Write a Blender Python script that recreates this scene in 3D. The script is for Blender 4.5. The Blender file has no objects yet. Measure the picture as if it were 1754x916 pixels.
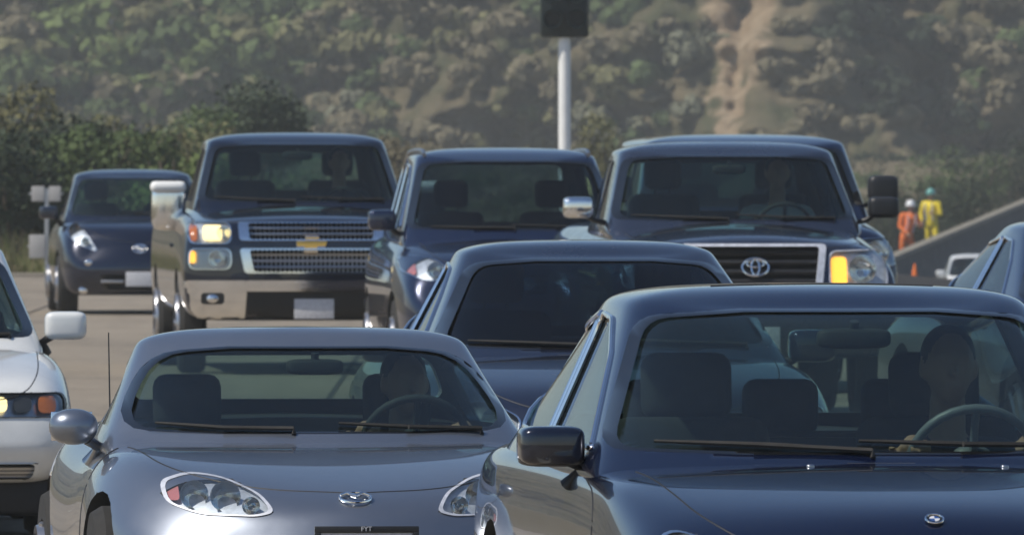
import bpy, bmesh, math, random
import numpy as np
from mathutils import Vector, Matrix
from mathutils.bvhtree import BVHTree
R = math.radians
SC = bpy.context.scene
COL = SC.collection

# ------------------------------------------------------------------ camera
FPX, CAMZ, YH, CX = 24000.0, 1.88, 228.0, 877.0     # focal length in photo pixels, eye height, horizon row, centre column
cam = bpy.data.cameras.new('camera'); camo = bpy.data.objects.new('camera', cam); COL.objects.link(camo)
cam.sensor_width = 36.0; cam.lens = 36.0 * FPX / 1754.0
camo.location = (0, 0, CAMZ)
camo.rotation_euler = (math.pi / 2 - math.atan((458 - YH) / FPX), 0, 0)
cam.clip_start = 1.0; cam.clip_end = 6000
cam.dof.use_dof = True; cam.dof.focus_distance = 46; cam.dof.aperture_fstop = 27
SC.camera = camo
# ------------------------------------------------------------------ light
SUN_AZ, SUN_EL = -112.0, 52.0          # azimuth measured from +Y (away from camera), clockwise; negative = left of frame
W = bpy.data.worlds.new("World"); SC.world = W; W.use_nodes = True
nt = W.node_tree; bg = nt.nodes['Background']; sky = nt.nodes.new('ShaderNodeTexSky')
sky.sky_type = 'NISHITA'; sky.sun_disc = False; sky.sun_elevation = R(SUN_EL); sky.sun_rotation = R(SUN_AZ)
sky.air_density = 1.0; sky.dust_density = 0.0; sky.ozone_density = 3.6
nt.links.new(sky.outputs[0], bg.inputs[0]); bg.inputs[1].default_value = 0.10
sl = bpy.data.lights.new('sun', 'SUN'); sl.energy = 4.4; sl.angle = R(0.55); sl.color = (1.0, 0.93, 0.82)
so = bpy.data.objects.new('sun', sl); COL.objects.link(so)
sd = Vector((math.sin(R(SUN_AZ)) * math.cos(R(SUN_EL)), math.cos(R(SUN_AZ)) * math.cos(R(SUN_EL)), math.sin(R(SUN_EL))))
so.rotation_euler = sd.to_track_quat('Z', 'Y').to_euler(); so.location = (-30, -20, 60)
SC.view_settings.view_transform = 'Standard'; SC.view_settings.look = 'None'
SC.view_settings.exposure = 0.0; SC.view_settings.gamma = 1.0
SC.cycles.max_bounces = 10; SC.cycles.transparent_max_bounces = 24
SC.cycles.volume_bounces = 0

def at(px, py, D):
    return Vector(((px - CX) / FPX * D, D, CAMZ - (py - YH) / FPX * D))

# ------------------------------------------------------------------ materials
def mat(name):
    m = bpy.data.materials.new(name); m.use_nodes = True
    return m, m.node_tree, m.node_tree.nodes['Principled BSDF']
def noise(nt, scale, detail=4, rough=.6, vec='Object', sc3=None):
    n = nt.nodes.new('ShaderNodeTexNoise'); n.inputs['Scale'].default_value = scale
    n.inputs['Detail'].default_value = detail; n.inputs['Roughness'].default_value = rough
    tc = nt.nodes.new('ShaderNodeTexCoord'); mp = nt.nodes.new('ShaderNodeMapping')
    nt.links.new(tc.outputs[vec], mp.inputs[0]); nt.links.new(mp.outputs[0], n.inputs['Vector'])
    if sc3: mp.inputs['Scale'].default_value = sc3
    return n
def ramp(nt, src, stops):
    r = nt.nodes.new('ShaderNodeValToRGB'); nt.links.new(src, r.inputs[0])
    while len(r.color_ramp.elements) < len(stops): r.color_ramp.elements.new(.5)
    for e, (p, c) in zip(r.color_ramp.elements, stops):
        e.position = p; e.color = (*c, 1) if len(c) == 3 else c
    return r
def bump(nt, b, src, strength, dist):
    n = nt.nodes.new('ShaderNodeBump'); n.inputs['Strength'].default_value = strength; n.inputs['Distance'].default_value = dist
    nt.links.new(src, n.inputs['Height']); nt.links.new(n.outputs[0], b.inputs['Normal'])
def simple(name, c, rough=.5, metal=0., coat=0., spec=.5, var=.12, vscale=6):
    m, nt, b = mat(name)
    n = noise(nt, vscale); r = ramp(nt, n.outputs[0], [(.3, [x * (1 - var) for x in c]), (.7, [min(1, x * (1 + var)) for x in c])])
    nt.links.new(r.outputs[0], b.inputs['Base Color'])
    b.inputs['Roughness'].default_value = rough; b.inputs['Metallic'].default_value = metal
    b.inputs['Coat Weight'].default_value = coat; b.inputs['Coat Roughness'].default_value = .03
    b.inputs['Specular IOR Level'].default_value = spec
    return m
def paint(name, c, metal=.4, rough=.35, dust=.12):
    m, nt, b = mat(name)
    b.inputs['Metallic'].default_value = metal
    b.inputs['Coat Weight'].default_value = 1; b.inputs['Coat Roughness'].default_value = .02; b.inputs['Coat IOR'].default_value = 1.55
    n = noise(nt, 2.2, 6, .65)
    r = ramp(nt, n.outputs[0], [(.35, (0, 0, 0)), (.75, (dust,) * 3)])
    mx = nt.nodes.new('ShaderNodeMix'); mx.data_type = 'RGBA'
    nt.links.new(r.outputs[0], mx.inputs[0]); mx.inputs[6].default_value = (*c, 1); mx.inputs[7].default_value = (.10, .10, .10, 1)
    nt.links.new(mx.outputs[2], b.inputs['Base Color'])
    r2 = ramp(nt, n.outputs[0], [(.3, (rough * .85,) * 3), (.8, (rough * 1.3,) * 3)])
    nt.links.new(r2.outputs[0], b.inputs['Roughness'])
    n2 = noise(nt, 1.6, 2, .4); bp = nt.nodes.new('ShaderNodeBump'); bp.inputs['Strength'].default_value = .12; bp.inputs['Distance'].default_value = .01
    nt.links.new(n2.outputs[0], bp.inputs['Height']); nt.links.new(bp.outputs[0], b.inputs['Coat Normal'])
    return m
def glassmat(name, tint, dusty=.03, refl=1.0):
    m = bpy.data.materials.new(name); m.use_nodes = True; nt = m.node_tree; nt.nodes.clear()
    out = nt.nodes.new('ShaderNodeOutputMaterial'); tr = nt.nodes.new('ShaderNodeBsdfTransparent'); tr.inputs[0].default_value = (*tint, 1)
    gl = nt.nodes.new('ShaderNodeBsdfGlossy'); gl.inputs['Roughness'].default_value = .015
    lw = nt.nodes.new('ShaderNodeLayerWeight'); lw.inputs[0].default_value = .5
    pw = nt.nodes.new('ShaderNodeMath'); pw.operation = 'POWER'; pw.inputs[1].default_value = 5
    ma = nt.nodes.new('ShaderNodeMath'); ma.operation = 'MULTIPLY_ADD'; ma.inputs[1].default_value = .96 * refl; ma.inputs[2].default_value = .04 * refl
    nt.links.new(lw.outputs['Facing'], pw.inputs[0]); nt.links.new(pw.outputs[0], ma.inputs[0])
    df = nt.nodes.new('ShaderNodeBsdfDiffuse'); df.inputs[0].default_value = (.45, .47, .47, 1)
    n = noise(nt, 3, 5); r = ramp(nt, n.outputs[0], [(.3, (dusty * .6,) * 3), (.75, (dusty * 1.5,) * 3)])
    m1 = nt.nodes.new('ShaderNodeMixShader'); m2 = nt.nodes.new('ShaderNodeMixShader')
    nt.links.new(r.outputs[0], m1.inputs[0]); nt.links.new(tr.outputs[0], m1.inputs[1]); nt.links.new(df.outputs[0], m1.inputs[2])
    nt.links.new(ma.outputs[0], m2.inputs[0]); nt.links.new(m1.outputs[0], m2.inputs[1]); nt.links.new(gl.outputs[0], m2.inputs[2])
    nt.links.new(m2.outputs[0], out.inputs[0])
    return m
def emit(name, c, s):
    m, nt, b = mat(name); b.inputs['Base Color'].default_value = (*c, 1)
    b.inputs['Emission Color'].default_value = (*c, 1); b.inputs['Emission Strength'].default_value = s
    b.inputs['Roughness'].default_value = .2
    return m
MAT = dict(
    glass=glassmat('windscreen glass', (.74, .83, .81), .005),
    darkglass=glassmat('tinted glass', (.45, .52, .55), .006),
    deepglass=glassmat('deep tinted glass', (.20, .27, .33), .004),
    lens=glassmat('clear lamp lens', (.93, .95, .96), .01),
    chrome=simple('chrome', (.88, .88, .89), .09, 1.0, var=.05),
    lampsilver=simple('lamp reflector silver', (.62, .64, .70), .45, .35, var=.2, vscale=25),
    wheelgrey=simple('grey leather rim', (.16, .16, .17), .45),
    satin=simple('satin metal', (.45, .46, .48), .3, 1.0, var=.06),
    black=simple('black trim plastic', (.018, .018, .02), .42, var=.2),
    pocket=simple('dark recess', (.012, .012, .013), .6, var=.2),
    seal=simple('black glass border', (.008, .009, .011), .12, coat=.6),
    rubber=simple('tyre rubber', (.022, .021, .02), .85, var=.25, vscale=14),
    interior=simple('dark interior plastic', (.028, .030, .032), .75, var=.2),
    fabric=simple('grey seat cloth', (.020, .022, .024), .95, var=.2, vscale=20),
    plate=simple('pale licence plate', (.60, .60, .63), .45, var=.16, vscale=45),
    plateink=simple('plate lettering', (.05, .06, .18), .5),
    gold=simple('gold emblem enamel', (.75, .45, .08), .25, .5, coat=.6),
    blueenamel=simple('blue emblem enamel', (.03, .08, .25), .2, coat=.8),
    amber=simple('amber lamp plastic', (.75, .20, .03), .2, coat=.9),
    redlens=simple('pink red lamp plastic', (.62, .22, .2), .2, coat=.9),
    rim=simple('alloy wheel', (.5, .5, .52), .3, .9, var=.1),
    skin=simple('skin', (.36, .2, .13), .55), hair=simple('dark hair', (.02, .015, .012), .6, vscale=40),
    shirt_dark=simple('dark cloth', (.04, .045, .06), .9, vscale=20),
    shirt_pale=simple('pale cloth', (.42, .42, .4), .9, vscale=20),
    hi_orange=simple('orange hi-vis cloth', (.95, .20, .04), .8, var=.2, vscale=8),
    hi_yellow=simple('yellow hi-vis cloth', (.80, .62, .03), .8, var=.2, vscale=8),
    trousers=simple('dark work trousers', (.05, .055, .07), .9),
    helmet_white=simple('white helmet shell', (.8, .8, .8), .3, coat=.4, var=.03),
    helmet_teal=simple('teal helmet shell', (.12, .36, .32), .3, coat=.4),
    white_steel=simple('white painted steel', (.85, .85, .83), .42, var=.05),
    grey_steel=simple('grey galvanised steel', (.40, .41, .42), .5, .5, var=.15),
    sign_back=simple('weathered sign sheet', (.42, .41, .40), .55, var=.12, vscale=3),
    signal_black=simple('black signal housing', (.012, .02, .02), .35, var=.2),
    warm_lamp=emit('lit warm headlamp', (1.0, .78, .36), 1.6),
    amber_lamp=emit('lit amber lamp', (1.0, .48, .05), 1.8),
)

# ------------------------------------------------------------------ mesh helpers
class MB:
    def __init__(s): s.v = []; s.f = []
    def add(s, v, f):
        o = len(s.v); s.v += [tuple(p) for p in v]; s.f += [tuple(i + o for i in q) for q in f]; return s
    def box(s, c, d, bev=0.0, rot=None):
        bm = bmesh.new(); bmesh.ops.create_cube(bm, size=1)
        for v in bm.verts: v.co = Vector((v.co.x * d[0], v.co.y * d[1], v.co.z * d[2]))
        if bev > 0: bmesh.ops.bevel(bm, geom=bm.edges[:], offset=bev, segments=3, profile=.5, affect='EDGES')
        m = (rot.to_matrix().to_4x4() if hasattr(rot, 'to_matrix') else (rot or Matrix())).copy()
        bm.verts.ensure_lookup_table()
        vs = [m @ v.co + Vector(c) for v in bm.verts]; fs = [[v.index for v in f.verts] for f in bm.faces]
        bm.free(); return s.add(vs, fs)
    def ell(s, c, r, seg=20, rings=12, p=1.0, rot=None):
        vs = []; fs = []
        sg = lambda a: math.copysign(abs(a) ** p, a)
        for i in range(rings + 1):
            th = -math.pi / 2 + math.pi * i / rings
            for j in range(seg):
                ph = 2 * math.pi * j / seg
                q = Vector((r[0] * sg(math.cos(th)) * sg(math.cos(ph)), r[1] * sg(math.cos(th)) * sg(math.sin(ph)), r[2] * sg(math.sin(th))))
                if rot: q = rot @ q
                vs.append(q + Vector(c))
        for i in range(rings):
            for j in range(seg):
                fs.append((i * seg + j, i * seg + (j + 1) % seg, (i + 1) * seg + (j + 1) % seg, (i + 1) * seg + j))
        return s.add(vs, fs)
    def tube(s, pts, r, n=10, closed=False, flat=1.0):
        pts = [Vector(p) for p in pts]; N = len(pts); rr = r if hasattr(r, '__len__') else [r] * N
        vs = []; fs = []; up = Vector((0, 0, 1))
        for i, p in enumerate(pts):
            a = pts[i - 1] if (i or closed) else p; b = pts[(i + 1) % N] if (i < N - 1 or closed) else p
            t = (b - a).normalized() if (b - a).length > 1e-9 else Vector((0, 0, 1))
            u = up if abs(t.z) < .9 else Vector((0, 1, 0))
            x = t.cross(u).normalized(); y = x.cross(t).normalized()
            for k in range(n):
                an = 2 * math.pi * k / n; vs.append(p + x * math.cos(an) * rr[i] + y * math.sin(an) * rr[i] * flat)
        M = N if closed else N - 1
        for i in range(M):
            for k in range(n):
                j = (i + 1) % N; fs.append((i * n + k, i * n + (k + 1) % n, j * n + (k + 1) % n, j * n + k))
        if not closed: fs.append(tuple(range(n))[::-1]); fs.append(tuple((N - 1) * n + k for k in range(n)))
        return s.add(vs, fs)
    def lathe(s, prof, c, axis='x', n=32, rot=None):
        vs = []; fs = []
        for (r, h) in prof:
            for k in range(n):
                a = 2 * math.pi * k / n; u, w = r * math.cos(a), r * math.sin(a)
                q = Vector((h, u, w) if axis == 'x' else (u, h, w) if axis == 'y' else (u, w, h))
                if rot: q = rot @ q
                vs.append(q + Vector(c))
        for i in range(len(prof) - 1):
            for k in range(n): fs.append((i * n + k, i * n + (k + 1) % n, (i + 1) * n + (k + 1) % n, (i + 1) * n + k))
        return s.add(vs, fs)
    def prism(s, poly, lo, hi, axis):
        n = len(poly)
        f = {'x': lambda a, b, h: (h, a, b), 'y': lambda a, b, h: (a, h, b), 'z': lambda a, b, h: (a, b, h)}[axis]
        vs = [f(a, b, lo) for a, b in poly] + [f(a, b, hi) for a, b in poly]
        fs = [tuple(range(n)), tuple(range(2 * n - 1, n - 1, -1))] + [(i, i + n, (i + 1) % n + n, (i + 1) % n) for i in range(n)]
        return s.add(vs, fs)
    def mesh(s, name='m', fix=True):
        me = bpy.data.meshes.new(name); me.from_pydata(s.v, [], s.f); me.update()
        if fix:
            bm = bmesh.new(); bm.from_mesh(me); bmesh.ops.recalc_face_normals(bm, faces=bm.faces); bm.to_mesh(me); bm.free()
        return me
    def build(s, name, m, parent=None, smooth=35, fix=True):
        return link(name, s.mesh(name, fix), m, parent, smooth)
def link(name, me, m, parent=None, smooth=35):
    o = bpy.data.objects.new(name, me); COL.objects.link(o)
    if m is not None and not me.materials: me.materials.append(m)
    if smooth: shade(me, smooth)
    if parent: o.parent = parent
    return o
def shade(me, ang):
    me.polygons.foreach_set('use_smooth', [True] * len(me.polygons)); me.set_sharp_from_angle(angle=R(ang))
def empty(name, loc, rz=0, **k):
    o = bpy.data.objects.new(name, None); COL.objects.link(o); o.location = loc; o.rotation_euler = (0, 0, rz); tag(o, **k); return o
def tag(o, label=None, cat=None, group=None, kind=None):
    if label: o['label'] = label
    if cat: o['category'] = cat
    if group: o['group'] = group
    if kind: o['kind'] = kind
    return o
def evaluate(me, mods):
    o = bpy.data.objects.new('tmp', me); COL.objects.link(o); extra = []
    for t, k in mods:
        md = o.modifiers.new('m', t)
        for a, b in k.items():
            if a == 'object':
                e = bpy.data.objects.new('cut', b); COL.objects.link(e); extra.append(e); b = e
            setattr(md, a, b)
    dg = bpy.context.evaluated_depsgraph_get()
    r = bpy.data.meshes.new_from_object(o.evaluated_get(dg), depsgraph=dg)
    for e in extra + [o]: bpy.data.objects.remove(e)
    return r
def subs(me, n): return evaluate(me, [('SUBSURF', dict(levels=n, render_levels=n))])
def mvol(me):
    bm = bmesh.new(); bm.from_mesh(me); v = bm.calc_volume(signed=True); n = sum(1 for e in bm.edges if not e.is_manifold); bm.free(); return v, n
def cut(me, cutters):
    for c in cutters:
        v0, _ = mvol(me); ok = None
        for t in range(5):
            d = c.copy()
            if t: d.transform(Matrix.Translation((.0011 * t, .0013 * t, .0007 * t)))
            r = evaluate(me, [('BOOLEAN', dict(operation='DIFFERENCE', solver='EXACT', object=d))])
            v1, nm = mvol(r)
            if nm == 0 and v1 < v0 and v1 > .05 * v0 and v0 - v1 < mvol(c)[0] * 1.02: ok = r; break
            print('BOOL retry', t, v0, v1, nm)
        if ok is None: print('BOOL FAIL'); ok = me
        me = ok
    return me
def bvh(me):
    bm = bmesh.new(); bm.from_mesh(me); t = BVHTree.FromBMesh(bm); bm.free(); return t
def rnd(poly, it=2, r=None, n=4):          # outline with its corners filleted
    r = r or .03 * it; out = []
    for i in range(len(poly)):
        p = Vector(poly[i]); a = Vector(poly[i - 1]); b = Vector(poly[(i + 1) % len(poly)])
        la, lb = (a - p).length, (b - p).length; d = min(r, la * .42, lb * .42)
        u = p + (a - p) * (d / la); w = p + (b - p) * (d / lb)
        if abs((a - p).normalized().dot((b - p).normalized())) > .985: out.append(tuple(p)); continue
        for k in range(n + 1):
            t = k / n; out.append(tuple(u * (1 - t) ** 2 + p * 2 * t * (1 - t) + w * t * t))
    return out
def dense(poly, step=.06):
    q = []
    for i in range(len(poly)):
        a = Vector(poly[i]); b = Vector(poly[(i + 1) % len(poly)]); n = max(1, int((b - a).length / step))
        q += [tuple(a.lerp(b, k / n)) for k in range(n)]
    return q
def mir(poly): return [(-a, b) for a, b in poly][::-1]
def cast(t, a, b, d):
    """first hit from outside; d = 'front' (+y), 'back' (-y), 'left' (+x), 'right' (-x), 'down' (-z)"""
    o, v = {'front': (Vector((a, -3, b)), Vector((0, 1, 0))), 'back': (Vector((a, 12, b)), Vector((0, -1, 0))),
            'left': (Vector((-4, a, b)), Vector((1, 0, 0))), 'right': (Vector((4, a, b)), Vector((-1, 0, 0))),
            'down': (Vector((a, b, 5)), Vector((0, 0, -1)))}[d]
    h = t.ray_cast(o, v)
    return (h[0], h[1], v) if h[0] is not None else (None, None, v)
def patch(t, poly, d, off=.004, th=.005, rings=8, s0=0.0, step=.05):
    """closed sheet that follows the surface of t inside the outline (s0 > 0 leaves a border ring)"""
    poly = dense(poly, step); n = len(poly); cx = sum(p[0] for p in poly) / n; cy = sum(p[1] for p in poly) / n
    S = [s0 + (1 - s0) * k / rings for k in range(rings + 1)]
    if s0 == 0: S = S[1:]
    L = []
    last = None
    for lay in (0, 1):
        for s in S:
            for p in poly:
                h, nn, v = cast(t, cx + s * (p[0] - cx), cy + s * (p[1] - cy), d)
                if h is None:
                    k = 1.0
                    while h is None and k > .5:
                        k -= .02; h, nn, v = cast(t, cx + s * k * (p[0] - cx), cy + s * k * (p[1] - cy), d)
                    if h is None: h = last
                last = h
                L.append(h - v * (off - lay * th))
        if s0 == 0:
            h, nn, v = cast(t, cx, cy, d); h = h if h is not None else last; L.append(h - v * (off - lay * th))
    m = len(S); per = m * n + (1 if s0 == 0 else 0); F = []
    for lay in (0, 1):
        o = lay * per
        for i in range(m - 1):
            for k in range(n):
                q = (o + i * n + k, o + i * n + (k + 1) % n, o + (i + 1) * n + (k + 1) % n, o + (i + 1) * n + k); F.append(q if lay else q[::-1])
        if s0 == 0:
            for k in range(n): F.append((o + m * n, o + (k + 1) % n, o + k) if not lay else (o + m * n, o + k, o + (k + 1) % n))
    o = (m - 1) * n
    for k in range(n): F.append((o + k, o + (k + 1) % n, per + o + (k + 1) % n, per + o + k))
    if s0 > 0:
        for k in range(n): F.append((k, (k + 1) % n, per + (k + 1) % n, per + k))
    return MB().add(L, F)
def surf_line(t, pts, d, off=0., step=.04):
    out = []
    for i in range(len(pts) - 1):
        a = Vector(pts[i]); b = Vector(pts[i + 1]); n = max(1, int((b - a).length / step))
        for k in range(n + (i == len(pts) - 2)):
            p = a.lerp(b, k / n); h, nn, v = cast(t, p[0], p[1], d)
            if h is not None: out.append(h - v * off)
    return out
def near_mat(me, t, eps, idx, test=None):
    for p in me.polygons:
        r = t.find_nearest(p.center, eps)
        if r[0] is not None or (test and test(p.center)): p.material_index = idx

# ------------------------------------------------------------------ car builder (nose points to -Y, x<0 is the photo's left)
def body_mesh(c):
    L, Wd = c['L'], c['W'] / 2; yc = c['gh']['F0']
    ys = c.get('ys', [0, .10, .34, .85, yc, (yc + L - 1.) / 2, L - 1.0, L - .35, L - .08, L])
    wf = c.get('wf', [.82, .91, .965, 1, 1, 1, 1, .97, .92, .84]); bw = c.get('bow', [.17, .15, .09, .02, 0, 0, 0, -.06, -.1, -.12])
    ip = lambda tab, y: float(np.interp(y, [a for a, b in tab], [b for a, b in tab]))
    lean = c.get('lean', [.10, .03, 0, .03, .12]); zb0 = c['zb']
    V, F = [], []; fr = [0, .4, .75, 1]; rings = []; n = len(ys)
    for i, y in enumerate(ys):
        w = Wd * wf[i]; zt = ip(c['crest'], y); zc = ip(c['top'], y); zb = zb0 + (.05 if i in (0, n - 1) else 0)
        zm = c.get('zm', .6); zm = min(zm, zt - .2); tw = ip(c['tw'], y) if 'tw' in c else .80
        half = [(f * w * .9, zb) for f in fr] + [(w * .985, zb + .10), (w, zm), (w * .975, zt - c.get('sd', .10))]
        half += [(w * tw * f, zc + (zt - zc) * f ** 2) for f in (1, .75, .4, 0)]
        ring = []
        side = {3: 0, 4: 1, 5: 2, 6: 3, 7: 4}
        def yy(k, x, i=i, y=y):
            l = lean[0 if k <= 3 else 4 if k >= 7 else side[k]]
            if i == 0: l = l
            elif i == 1: l = l * .55
            elif i == n - 2: l = -l * .4
            elif i == n - 1: l = -l * .6
            else: l = 0
            return y + bw[i] * (x / Wd) ** 2 + l
        idx = [(k, 1) for k in range(11)] + [(k, -1) for k in range(9, 0, -1)]
        for k, sgn in idx:
            x, z = half[k]; ring.append(len(V)); V.append((x * sgn, yy(k, x), z))
        rings.append((ring, half, yy, w))
    for i in range(n - 1):
        a, b = rings[i][0], rings[i + 1][0]
        for k in range(20): F.append((a[k], a[(k + 1) % 20], b[(k + 1) % 20], b[k]))
    for e in (0, n - 1):
        ring, half, yy, w = rings[e]
        R_ = lambda k: ring[k]; L_ = lambda k: ring[(20 - k) % 20]
        rows = [[L_(3), L_(2), L_(1), R_(0), R_(1), R_(2), R_(3)]]
        for k in (4, 5, 6):
            row = [L_(k)]
            for f in (-.75, -.4, 0, .4, .75):
                x = half[k][0] * f; t = abs(f) ** 2
                z = half[k][1] + (0 if k < 6 else (half[10][1] - half[7][1]) * .6 * (1 - t))
                row.append(len(V)); V.append((x, yy(k, x), z))
            rows.append(row + [R_(k)])
        rows.append([L_(7), L_(8), L_(9), R_(10), R_(9), R_(8), R_(7)])
        for a, b in zip(rows, rows[1:]):
            for k in range(6): F.append((a[k], a[k + 1], b[k + 1], b[k]))
    return MB().add(V, F).mesh()

def gh_half(g, a, inset=0.):
    F = g['F0'] + (g['F1'] - g['F0']) * a + inset; B = g['B0'] + (g['B1'] - g['B0']) * a - inset
    w = g['w0'] + (g['w1'] - g['w0']) * a - inset; bo = g.get('bow', .13); d = B - F - bo; yA = F + bo + min(.19, .18 * d); yB = B - min(.40, .34 * d); M = (yA + yB) / 2
    tp = g.get('taper', .93)
    return [(.22 * w, F + bo * .05), (.58 * w, F + bo * .3), (.90 * w, F + bo * .84), (.982 * w, F + bo + min(.05, .05 * d)), (w, yA), (w, M),
            (w * tp, yB), (w * tp * .95, B - min(.14, .12 * d)), (w * tp * .7, B - .03), (w * .25, B)]
def gh_mesh(g, inset=0., low=.3, levels=None):
    levels = levels or (0, .3, .62, g.get('lv', .93), 1.)
    V, F, rings = [], [], []
    Hs = g['H'] - inset; zh = g['zh'] - inset; zb = g['z0']
    c0 = (g['F1'] + g['B1']) / 2
    specs = [(-low, zb - low * (zh - zb), 1)] + [(a, zb + (zh - zb) * a, 1) for a in levels]
    specs += [(1, zh + (Hs - zh) * .62, .80), (1, zh + (Hs - zh) * .95, .5)]
    for a, z, s in specs:
        h = gh_half(g, a, inset); cy = c0
        pts = [(x * s, cy + (y - cy) * s) for x, y in h]
        r = [(x, y, z) for x, y in pts] + [(-x, y, z) for x, y in reversed(pts)]
        # header at the front sits lower than the side rails
        if a == 1 and s == 1:
            r = [(x, y, z - g.get('drop', .03) * (abs(x) < g['w1'] * .9) * (y < cy) * 1.0) for x, y, z in r]
        rings.append(range(len(V), len(V) + 20)); V += r
    for a, b in zip(rings, rings[1:]):
        for k in range(20): F.append((a[k], a[(k + 1) % 20], b[(k + 1) % 20], b[k]))
    for rg, flip in ((rings[-1], 0), (rings[0], 1)):
        for k in range(9):
            q = (rg[k], rg[k + 1], rg[18 - k], rg[19 - k]); F.append(q[::-1] if flip else q)
    return MB().add(V, F).mesh()

def orient(h, n, yaw_only=False):
    return Vector(n).to_track_quat('-Y', 'Z') if False else Vector((-n[0], -n[1], -n[2])).to_track_quat('Y', 'Z')

def emblem(kind, T, x, z, size, parent, d='front'):
    h, n, v = cast(T, x, z, d); q = orient(h, n); m = MB(); m2 = None; s = size
    def circ(r, k=28, sx=1., cx=0, cz=0): return [(cx + r * sx * math.cos(2 * math.pi * i / k), -.008, cz + r * math.sin(2 * math.pi * i / k)) for i in range(k)]
    if kind == 'wings':
        m.tube(circ(s * .72, sx=1.25), s * .10, closed=True, n=8)
        m.tube([(-s * .85, -.01, s * .12), (-s * .45, -.014, s * .32), (-s * .12, -.016, -.04 * s), (0, -.018, -.22 * s), (s * .12, -.016, -.04 * s), (s * .45, -.014, s * .32), (s * .85, -.01, s * .12)], s * .13, n=8)
    elif kind == 'ellipses':
        m.tube(circ(s * .7, sx=1.45), s * .10, closed=True, n=8)
        m.tube(circ(s * .62, sx=.5), s * .09, closed=True, n=8)
        m.tube(circ(s * .3, sx=2.2, cz=s * .3), s * .09, closed=True, n=8)
    elif kind == 'bowtie':
        P = [(-1, -.2), (-1.0, .22), (-.42, .22), (-.42, .5), (.5, .5), (.5, .22), (1.08, .22), (.92, -.2), (.4, -.2), (.4, -.5), (-.5, -.5), (-.5, -.2)]
        m.tube([(a * s, -.012, b * s) for a, b in P], s * .09, closed=True, n=6)
        m2 = MB().prism([(a * s, b * s) for a, b in P], -.02, .02, 'y')
    elif kind == 'roundel':
        m.tube(circ(s), s * .13, closed=True, n=8)
        m2 = MB().prism([(a, b) for a, _, b in circ(s * .95)], -.006, .01, 'y')
    def place(mm, name, mt, par):
        mm.v = [tuple(q @ Vector(p) + h) for p in mm.v]; return mm.build(name, mt, par, 40)
    e = place(m, 'emblem', MAT['chrome'], parent)
    if m2: place(m2, 'emblem_plate', MAT['gold'] if kind == 'bowtie' else MAT['seal'], e)
    if kind == 'roundel':
        for a0 in (0, math.pi):
            w = MB().prism([(0, 0)] + [(s * .58 * math.cos(a0 + k * math.pi / 16), s * .58 * math.sin(a0 + k * math.pi / 16)) for k in range(9)], -.009, .0, 'y')
            place(w, 'emblem_quarter', MAT['blueenamel'], e)
            w = MB().prism([(0, 0)] + [(s * .58 * math.cos(a0 + math.pi / 2 + k * math.pi / 16), s * .58 * math.sin(a0 + math.pi / 2 + k * math.pi / 16)) for k in range(9)], -.009, .0, 'y')
            place(w, 'emblem_quarter', MAT['plate'], e)
    return e

def make_wheel(x, y, r, wd, root, side):
    t = MB().lathe([(r * .66, -wd / 2), (r * .93, -wd / 2), (r, -wd * .33), (r, wd * .33), (r * .93, wd / 2), (r * .66, wd / 2), (r * .66, -wd / 2)], (x, y, r), 'x', 36)
    o = t.build('wheel', MAT['rubber'], root, 30)
    q = MB().lathe([(r * .67, -.01), (r * .67, .02), (r * .62, .03), (r * .60, -.02), (r * .58, -.04)], (x + side * wd * .42, y, r), 'x', 36)
    for k in range(7):
        a = 2 * math.pi * k / 7
        q.tube([(x + side * wd * .42, y + r * .1 * math.cos(a), r + r * .1 * math.sin(a)), (x + side * (wd * .42 + .01), y + r * .63 * math.cos(a), r + r * .63 * math.sin(a))], r * .07, 6)
    q.ell((x + side * (wd * .43), y, r), (.03, r * .17, r * .17), 14, 8)
    q.build('rim', MAT['rim'], o, 30)
    MB().lathe([(r * .02, 0), (r * .5, 0), (r * .5, .02), (r * .02, .02)], (x + side * .01, y, r), 'x', 24).build('brake_disc', MAT['satin'], o, 30)

def make_seat(x, y, z0, root, head=True, w=.48, top=.60, m='fabric', hw=.26):
    s = MB().box((x, y - .24, z0), (w, .52, .16), .05).box((x, y + .10, z0 + .33), (w, .15, top), .06, rot=Matrix.Rotation(R(-14), 4, 'X'))
    o = s.build('seat', MAT[m], root)
    if head:
        h = MB().box((x, y + .20, z0 + top + .155), (hw, .10, .20), .045, rot=Matrix.Rotation(R(-8), 4, 'X'))
        h.tube([(x - .05, y + .18, z0 + top - .05), (x - .05, y + .19, z0 + top + .1)], .007, 6).tube([(x + .05, y + .18, z0 + top - .05), (x + .05, y + .19, z0 + top + .1)], .007, 6)
        h.build('headrest', MAT[m], o)

def make_mirror(kind, T, c, root, side, painted):
    mx, my, mz = c['mirror']; sx, sz = c.get('msize', (.2, .14)); x = side * mx
    m = MB()
    if kind == 'egg': m.ell((x, my, mz), (sx / 2, .075, sz / 2), 24, 16, p=.9)
    else: m.ell((x, my, mz), (sx / 2, .085, sz / 2), 32, 22, p=.42)
    o = m.build('wing_mirror', painted, root, 60)
    inx = x - side * sx * .3; h, n, v = cast(T, my + .08, mz - sz * .75 - .03, 'left' if side < 0 else 'right')
    tx = h.x if h is not None else side * (abs(x) - sx * .7)
    MB().tube([(inx, my + .02, mz - sz * .36), (inx - side * sx * .25, my + .04, mz - sz * .6), (tx, my + .08, mz - sz * .75 - .03)], [.028, .024, .034], 10, flat=.7).build('mirror_arm', MAT[c.get('armmat', 'black')], o, 50)
    MB().box((x, my + .088, mz), (sx * .84, .006, sz * .8), .002).build('mirror_glass', MAT['chrome'], o)
    if c.get('mirror_base'):
        MB().ell((x, my + .005, mz - sz * .33), (sx * .49, .082, sz * .20), 24, 10, p=.6).build('mirror_base', MAT['black'], o, 60)
    return o

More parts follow.
